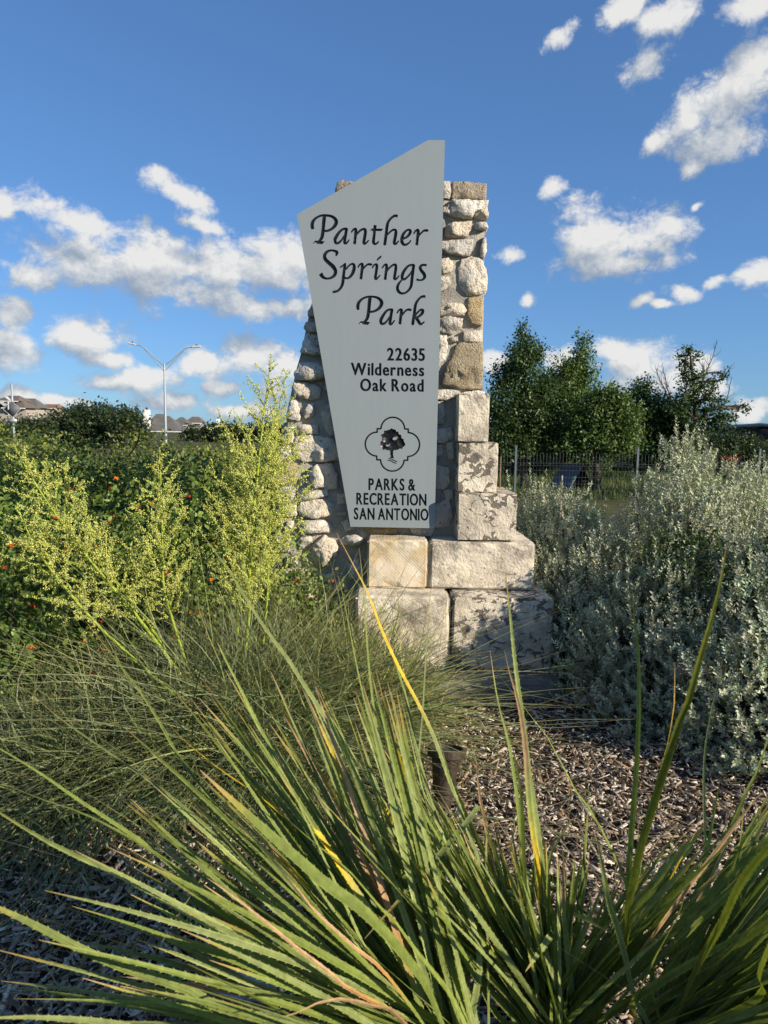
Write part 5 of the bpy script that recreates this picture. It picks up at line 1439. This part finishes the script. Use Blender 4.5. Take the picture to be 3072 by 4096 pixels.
# A-frame ramp for dogs
M['blueboard'] = plain('blue_grey_board', (.13, .17, .21), .6, 0, .1, 12)
M['darkboard'] = plain('dark_board', (.03, .03, .033), .7, 0, .1, 12)
c0 = at_y(2285, 1960, 18.6)
ar = thing('dog_ramp', 'blue grey A-frame dog ramp standing on the lawn behind the fence', 'ramp', (c0.x, 18.6, 0)); ar.rotation_euler = (0, 0, R(-52))
for sgn, nm, mt in ((-1, 'ramp_board', 'blueboard'), (1, 'ramp_board', 'darkboard')):
    bm = bmesh.new(); add_box(bm, (0, sgn * .30, .36), (.66, .04, .95), Matrix.Rotation(R(sgn * 39), 3, 'X'), .006); bm_obj(nm, bm, M[mt], ar)
bm = bmesh.new(); add_box(bm, (.34, 0, .30), (.03, .52, .03)); bm_obj('brace', bm, M['darkboard'], ar)

# garden stakes and a red bloom among the sage
def stake(x, y0, y1, dep, col, label):
    b = at_y(x[0], y0, dep); e = at_y(x[1], y1, dep); A = Acc()
    b.z = 0.0
    A.tube(np.array([b, (b + e) / 2, e]) - np.array(b), (.006, .006, .005), 6, col)
    tag(link('garden_stake', A.mesh('garden_stake', M['bloom']), None, b), label, 'stake')
stake((2240, 2249), 2050, 1902, 5.0, (.50, .44, .34), 'thin pale wooden stake poking out of the silver sage')
stake((2001, 2003), 2000, 1828, 4.9, (.24, .17, .12), 'thin brown stake standing close behind the block stack')
rb0 = at_y(2920, 1850, 5.6); ry = thing('red_bloom', 'spray of red flowers rising between the silver sage tops', 'flower', (rb0.x, 5.6, 0))
A = Acc(); A.tube([(0, 0, 0), (.01, 0, .7), (0, 0, rb0.z)], (.006, .005, .004), 5, (.2, .16, .08)); link('stem', A.mesh('stem', M['bloom']), ry)
rg = np.random.default_rng(9); n = 26
pos = np.stack([rg.normal(0, .028, n), rg.normal(0, .02, n), rb0.z + rg.uniform(-.01, .045, n)], -1)
V, Q, T, C = leaves_np(pos, rg.normal(0, .5, (n, 3)) + (0, 0, .8), rand_unit(rg, n), .022, .009, jitter_col(rg, n, (.62, .04, .05), .25), .2)
link('petals', mesh_np('petals', V, Q, T, M['bloom'], C), ry)['kind'] = 'stuff'
# darker green creeper inside the sage
cr_f, cr_s = leafy_mesh(66, .40, .35, .62, 420, .032, [(.035,.065,.016),(.05,.085,.02)], 7, .4)
for (x, y, z, s_, lb) in ((1.72, 3.92, .55, .85, 'dark green creeper clambering through the silver sage'), (2.18, 3.72, .72, .62, 'smaller green creeper high in the tallest sage')):
    t = thing('creeper_vine', lb, 'vine', (x, y, 0)); o = link('foliage', cr_f, t, (0, 0, z)); o['kind'] = 'stuff'; o.scale = (s_,) * 3
    A = Acc(); A.tube([(0, 0, 0), (.05, .03, z * .5), (0, 0, z + .2)], (.008, .006, .004), 5, (.1, .07, .04)); link('stem', A.mesh('stem', M['bark']), t)

# ------------------------------------------------------------------ pavilion roof
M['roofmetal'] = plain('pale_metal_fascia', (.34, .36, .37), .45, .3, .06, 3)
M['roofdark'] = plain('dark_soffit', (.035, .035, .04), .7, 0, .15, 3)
YP = 24.0
pc = at_y(3040, 1692, YP); pl0 = at_y(2890, 1712, YP + 3)
pv_ = thing('pavilion', 'dark open pavilion with a pale edged low pitched roof', 'pavilion', (pc.x + 3.5, YP + 4, 0))
ox, oy = pc.x + 3.5, YP + 4
def roof_slab(name, pts, thick, mat):
    V = [Vector(p_) - Vector((ox, oy, 0)) for p_ in pts]; n = len(V)
    V2 = [v - Vector((0, 0, thick)) for v in V]
    Qs = [(i, (i + 1) % n, n + (i + 1) % n, n + i) for i in range(n)]
    me = mesh_np(name, np.array(V + V2), [(0, 1, 2, 3), (7, 6, 5, 4)] + [q[::-1] for q in Qs], None, mat); return link(name, me, pv_)
ez, rz_ = pc.z - .0, pc.z + .95
A0 = (pc.x, YP, ez); B0 = (pl0.x, YP + 6.5, at_y(2890, 1714, YP + 6.5).z); C0 = (pc.x + 8, YP + 1.5, ez - .4); D0 = (pc.x + 6, YP + 9, ez - .2)
roof_slab('roof', [A0, C0, D0, B0], .10, M['roofmetal'])
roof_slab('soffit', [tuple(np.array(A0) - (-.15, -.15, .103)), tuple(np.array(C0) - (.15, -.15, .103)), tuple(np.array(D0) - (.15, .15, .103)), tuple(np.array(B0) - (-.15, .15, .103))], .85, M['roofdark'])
for (x, y) in ((pc.x + .9, YP + 1.2), (pc.x + 7, YP + 2.2), (pc.x + .6, YP + 6.2), (pc.x + 5.2, YP + 8)):
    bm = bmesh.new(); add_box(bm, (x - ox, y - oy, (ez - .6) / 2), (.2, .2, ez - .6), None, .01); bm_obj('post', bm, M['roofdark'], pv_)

# ------------------------------------------------------------------ street lamp, road sign
YL = 70.0
M['galv'] = plain('galvanised_lamp_steel', (.40, .43, .46), .4, .4, .05, 2)
M['lampw'] = plain('white_lamp_housing', (.55, .56, .57), .4, 0, .05, 3)
Zl = lambda x, y: np.array(at_y(480 + x * .25316, 1340 + y * .25316, YL))
b = Zl(720, 1500); lt = thing('street_lamp', 'tall double armed grey street lamp behind the hedge', 'street lamp', (b[0], YL, 0)); lo = np.array(lt.location)
A = Acc(); top = Zl(700, 455); A.tube(np.array([(b[0], YL, -.05), (b[0], YL, 3.0), top]) - lo, (.15, .12, .08), 12); link('pole', A.mesh('pole', M['galv'], True), lt)
for pts, low, mid, head in (([(700,480),(540,355),(400,215),(330,170),(255,152)], [(700,572),(385,222)], [(540,352),(538,380)], [(262,156),(130,125)]),
                            ([(705,480),(860,365),(1000,240),(1060,205),(1145,190)], [(705,572),(1012,245)], [(862,365),(864,405)], [(1140,190),(1275,180)])):
    arm = link('arm', None, lt)
    A = Acc(); A.tube(catmull([Zl(*p_) for p_ in pts], 6) - lo, .055, 7); link('upper_tube', A.mesh('upper_tube', M['galv'], True), arm)
    A = Acc(); A.tube(np.array([Zl(*low[0]), (Zl(*low[0]) + Zl(*low[1])) / 2, Zl(*low[1])]) - lo, .04, 7); link('lower_tube', A.mesh('lower_tube', M['galv'], True), arm)
    A = Acc(); A.tube(np.array([Zl(*mid[0]), (Zl(*mid[0]) + Zl(*mid[1])) / 2, Zl(*mid[1])]) - lo, .03, 6); link('brace', A.mesh('brace', M['galv'], True), arm)
    h0, h1 = Zl(*head[0]) - lo, Zl(*head[1]) - lo
    bm = bmesh.new(); v = Vector(h1 - h0); add_box(bm, Vector((h0 + h1) / 2), (v.length, .34, .15), Matrix.Rotation(-math.atan2(v.z, v.x), 3, 'Y'), .04); hd = bm_obj('lamp_head', bm, M['lampw'], lt)
    bm = bmesh.new(); bmesh.ops.create_cone(bm, cap_ends=True, segments=10, radius1=.07, radius2=.06, depth=.16, matrix=Matrix.Translation(Vector((h0 + h1) / 2) + Vector((0, 0, .14)))); bm_obj('photocell', bm, M['darkboard'], hd)

YS = 36.0
Zs = lambda x, y: np.array(at_y(x * .25316, 1480 + y * .25316, YS))
b = Zs(212, 960); ss = thing('road_sign', 'back of a diamond road sign on a tall pale pole', 'road sign', (b[0], YS, 0)); so = np.array(ss.location)
A = Acc(); A.tube(np.array([(b[0] + .02, YS, -.05), Zs(205, 700), Zs(183, 228)]) - so, .05, 10); link('pole', A.mesh('pole', M['galv'], True), ss)
def plate(name, pts, dy, mat, parent=ss, o=so, thick=.012):
    P_ = [np.array(p_) - o + (0, dy, 0) for p_ in pts]; n = len(P_); P2 = [p_ + (0, thick, 0) for p_ in P_]
    me = mesh_np(name, np.array(P_ + P2), [tuple(range(n))[::-1], tuple(range(n, 2 * n))] + [(i, (i + 1) % n, n + (i + 1) % n, n + i) for i in range(n)], None, mat); return link(name, me, parent)
M['alu'] = plain('bare_aluminium_plate', (.10, .11, .125), .6, .1, .05, 4)
dp = plate('diamond_plate', [Zs(200, 490), Zs(338, 620), Zs(215, 752), Zs(62, 622)], -.075, M['alu'])
ctr_ = sum([Zs(200, 490), Zs(338, 620), Zs(215, 752), Zs(62, 622)]) / 4
fr = link('plate_edge', None, dp) if False else None
A = Acc()
loop = [Zs(200, 490), Zs(338, 620), Zs(215, 752), Zs(62, 622)]
for i in range(4):
    a_, b_ = loop[i] - so, loop[(i + 1) % 4] - so; A.tube(np.array([a_, (a_ + b_) / 2, b_]) + (0, -.078, 0), .010, 5)
link('plate_rim', A.mesh('plate_rim', M['lampw']), dp)
plate('lower_plate', [Zs(132, 768), Zs(272, 770), Zs(272, 840), Zs(132, 840)], -.075, M['galv'])
bm = bmesh.new(); add_box(bm, Vector(Zs(118, 516) - so), (.13, .10, .14), None, .01); bm_obj('control_box', bm, M['lampw'], ss)
bm = bmesh.new(); add_box(bm, Vector(Zs(150, 560) - so) + Vector((0, -.12, 0)), (.05, .05, .42), None, .01); bm_obj('conduit', bm, M['lampw'], ss)
v0, v1 = Zs(104, 424) - so, Zs(180, 484) - so
bm = bmesh.new(); vv_ = Vector(v1 - v0); add_box(bm, Vector((v0 + v1) / 2), (vv_.length, .35, .035), Matrix.Rotation(-math.atan2(vv_.z, vv_.x), 3, 'Y')); bm_obj('solar_panel', bm, M['lampw'], ss)

# ------------------------------------------------------------------ distant houses
M['shingle'] = rough_mat('brown_grey_shingles', (.115, .095, .080), (.165, .14, .12), .8, .02, .9, 6)
M['shingle2'] = rough_mat('grey_shingles', (.10, .098, .092), (.145, .14, .132), .8, .02, .9, 6)
M['redroof'] = rough_mat('reddish_roof', (.20, .11, .07), (.26, .15, .10), .8, .02, .9, 6)
M['siding'] = plain('cream_siding', (.36, .32, .27), .7, 0, .08, 1)
M['white'] = plain('white_trim', (.78, .77, .74), .6, 0, .05, 2)
M['glass'] = plain('dark_window_glass', (.03, .035, .04), .1, 0, .1, 2)
def hip_roof(bm, x0, x1, y0, y1, z0, h, inset):
    c = [(x0, y0, z0), (x1, y0, z0), (x1, y1, z0), (x0, y1, z0), (x0 + inset, (y0 + y1) / 2, z0 + h), (x1 - inset, (y0 + y1) / 2, z0 + h)]
    v = [bm.verts.new(p_) for p_ in c]
    for f in ((0, 1, 5, 4), (2, 3, 4, 5), (1, 2, 5), (3, 0, 4), (3, 2, 1, 0)): bm.faces.new([v[i] for i in f])
def house(name, label, px, ydep, w_, d_, zwall, roofs, rmat, windows=(), chimney=None):
    """roofs: (x0,x1,y0,y1,z0,h,inset) about the house centre"""
    c = at_y(px, 1720, ydep); t = thing(name, label, 'house', (c.x, ydep, 0))
    bm = bmesh.new(); add_box(bm, (0, 0, zwall / 2), (w_, d_, zwall)); bm_obj('wall', bm, M['siding'], t)
    for r_ in roofs:
        bm = bmesh.new(); hip_roof(bm, *r_); ro = bm_obj('roof', bm, rmat, t)
        bm = bmesh.new(); x0, x1, y0, y1, z0 = r_[:5]
        add_box(bm, ((x0 + x1) / 2, y0 + .03, z0 - .13), (x1 - x0, .12, .24)); bm_obj('fascia', bm, M['white'], ro)
    for (x, z, ww, wh) in windows:
        bm = bmesh.new(); add_box(bm, (x, -d_ / 2 - .02, z), (ww + .2, .08, wh + .2)); wd = bm_obj('window', bm, M['white'], t)
        bm = bmesh.new(); add_box(bm, (x, -d_ / 2 - .05, z), (ww, .06, wh)); bm_obj('pane', bm, M['glass'], wd)
    if chimney:
        x, y, z0, z1, s_ = chimney
        bm = bmesh.new(); add_box(bm, (x, y, (z0 + z1) / 2), (s_, s_, z1 - z0)); ch = bm_obj('chimney', bm, M['white'], t)
        bm = bmesh.new(); bmesh.ops.create_cone(bm, cap_ends=True, segments=10, radius1=.22, radius2=.22, depth=.4, matrix=Matrix.Translation((x, y, z1 + .2)))
        bmesh.ops.create_cone(bm, cap_ends=True, segments=10, radius1=.4, radius2=.3, depth=.25, matrix=Matrix.Translation((x, y, z1 + .5))); bm_obj('chimney_cap', bm, M['darkboard'], ch)
    return t
H = lambda py, y: at_y(60, py, y).z
def PXH(name, label, y, px0, px1, wz, roofs, rmat, windows=(), chimney=None):
    """house given by its photo columns and rows: roofs (px0,px1,row of eave,row of ridge,inset px,y offset)"""
    k = y / FPX; c = (px0 + px1) / 2; h = lambda r_: at_y(c, r_, y).z
    house(name, label, c, y, (px1 - px0) * k, 9.0, h(wz), [((a - c) * k, (b - c) * k, -5.2 - oy_, 4.6 - oy_, h(e0), h(e1) - h(e0), ins * k) for a, b, e0, e1, ins, oy_ in roofs], rmat,
          [((x - c) * k, h(z), ww, wh) for x, z, ww, wh in windows], None if chimney is None else ((chimney[0] - c) * k, -4.4, h(chimney[1]), h(chimney[2]), chimney[3]))
PXH('two_storey_house', 'two storey house with brown hipped roofs on the rise', 220., -6, 136, 1640,
    [(18, 112, 1606, 1583, 26, 0), (-20, 60, 1612, 1598, 30, .6), (52, 146, 1633, 1598, 44, 1.2), (-30, 26, 1642, 1602, 26, 1.6)], M['shingle'],
    ((96, 1645, 1.2, 1.5), (20, 1652, 1.2, 1.4), (60, 1652, 1.2, 1.4)))
PXH('grey_roof_house', 'house with a grey sloping roof behind the brown roofed one', 260., 80, 168, 1632, [(70, 182, 1632, 1594, 34, 0)], M['shingle2'])
PXH('red_roof_house', 'low house with a reddish roof ridge peeping over the oaks', 280., 190, 245, 1635, [(182, 252, 1634, 1617, 8, 0)], M['redroof'])
PXH('chimney_house', 'grey roofed house with a tall white chimney beside the street lamp', 200., 600, 738, 1722,
    [(588, 700, 1722, 1656, 40, 0), (612, 752, 1724, 1664, 66, 1.5)], M['shingle2'], (), (610, 1715, 1642, 1.45))
PXH('far_house', 'small distant house with a dark hipped roof behind the chimney house', 260., 700, 760, 1700, [(692, 766, 1700, 1669, 30, 0)], M['shingle2'])
PXH('far_house', 'faint distant house roof among the hazy oaks', 300., 755, 812, 1695, [(748, 820, 1692, 1667, 22, 0)], M['shingle'])
PXH('far_house', 'distant house with a small white chimney near the tall flower stalk', 300., 856, 910, 1705, [(846, 918, 1704, 1686, 22, 0)], M['shingle'], (), (882, 1704, 1676, 1.3))

# ------------------------------------------------------------------ ground spotlight, flat stone
M['bronze'] = plain('bronze_paint', (.075, .056, .044), .45, .5, .12, 60)
u0 = at_z(1768, 3262, 0.0)
up_ = thing('ground_spotlight', 'bronze cylindrical spotlight aimed up at the sign from the grass', 'spotlight', (u0.x, u0.y, 0))
def lathe(name, prof, mat, parent, mtx, seg=28):
    bm = bmesh.new(); rings = []
    for r_, z_ in prof: rings.append([bm.verts.new(mtx @ Vector((r_ * math.cos(2 * math.pi * k / seg), r_ * math.sin(2 * math.pi * k / seg), z_))) for k in range(seg)])
    for a_, b_ in zip(rings, rings[1:]):
        for k in range(seg): bm.faces.new((a_[k], a_[(k + 1) % seg], b_[(k + 1) % seg], b_[k]))
    bm.faces.new(rings[0][::-1]); bm.faces.new(rings[-1])
    return bm_obj(name, bm, mat, parent, smooth=False)
mt = Matrix.Translation((0, 0, .03)) @ Matrix.Rotation(R(-12), 4, 'X') @ Matrix.Rotation(R(4), 4, 'Y')
bd = lathe('body', [(.034, .0), (.036, .06), (.046, .066), (.0475, .12), (.0485, .122), (.054, .170), (.0555, .172), (.060, .215)], M['bronze'], up_, mt)
lathe('rim', [(.061, .207), (.075, .207), (.077, .212), (.077, .238), (.074, .242), (.066, .242), (.064, .222)], M['bronze'], up_, mt)
lathe('lens', [(.0635, .219), (.0635, .224)], M['glass'], up_, mt)
lathe('stake', [(.016, -.09), (.018, .03), (.022, .034)], M['bronze'], up_, Matrix.Identity(4), 12)
for k, (pts, zt, lb) in enumerate(((((805, 3950), (880, 3895), (1010, 3930), (1060, 3975), (930, 4010)), .05, 'pale grey flat stone lying on the mulch under the sotol leaves'),
                      (((915, 3880), (950, 3840), (1040, 3860), (1110, 3930), (1040, 3945)), .075, 'smaller pale flat stone leaning behind the other one'))):
    P_ = [np.array(at_z(x, y, zt)) for x, y in pts]; c = sum(P_) / len(P_)
    bm = bmesh.new(); tp = [bm.verts.new(Vector(p_ - c) + Vector((0, 0, zt + c[2] * 0 + .012 * math.sin(i * 2.1)))) for i, p_ in enumerate(P_)]
    f = bm.faces.new(tp[::-1]); 
    if f.normal.z < 0 or True:
        f.normal_update()
        if f.normal.z < 0: f.normal_flip()
    e = bmesh.ops.extrude_face_region(bm, geom=[f]); vs = [v for v in e['geom'] if isinstance(v, bmesh.types.BMVert)]
    for v in vs: v.co.z = -.01; v.co.x *= 1.04; v.co.y *= 1.04
    bmesh.ops.recalc_face_normals(bm, faces=bm.faces)
    bmesh.ops.bevel(bm, geom=list(bm.edges), offset=.004, segments=2, affect='EDGES')
    o = bm_obj('flat_stone', bm, M['flag'], None, loc=(c[0], c[1], 0)); tag(o, lb, 'stone')
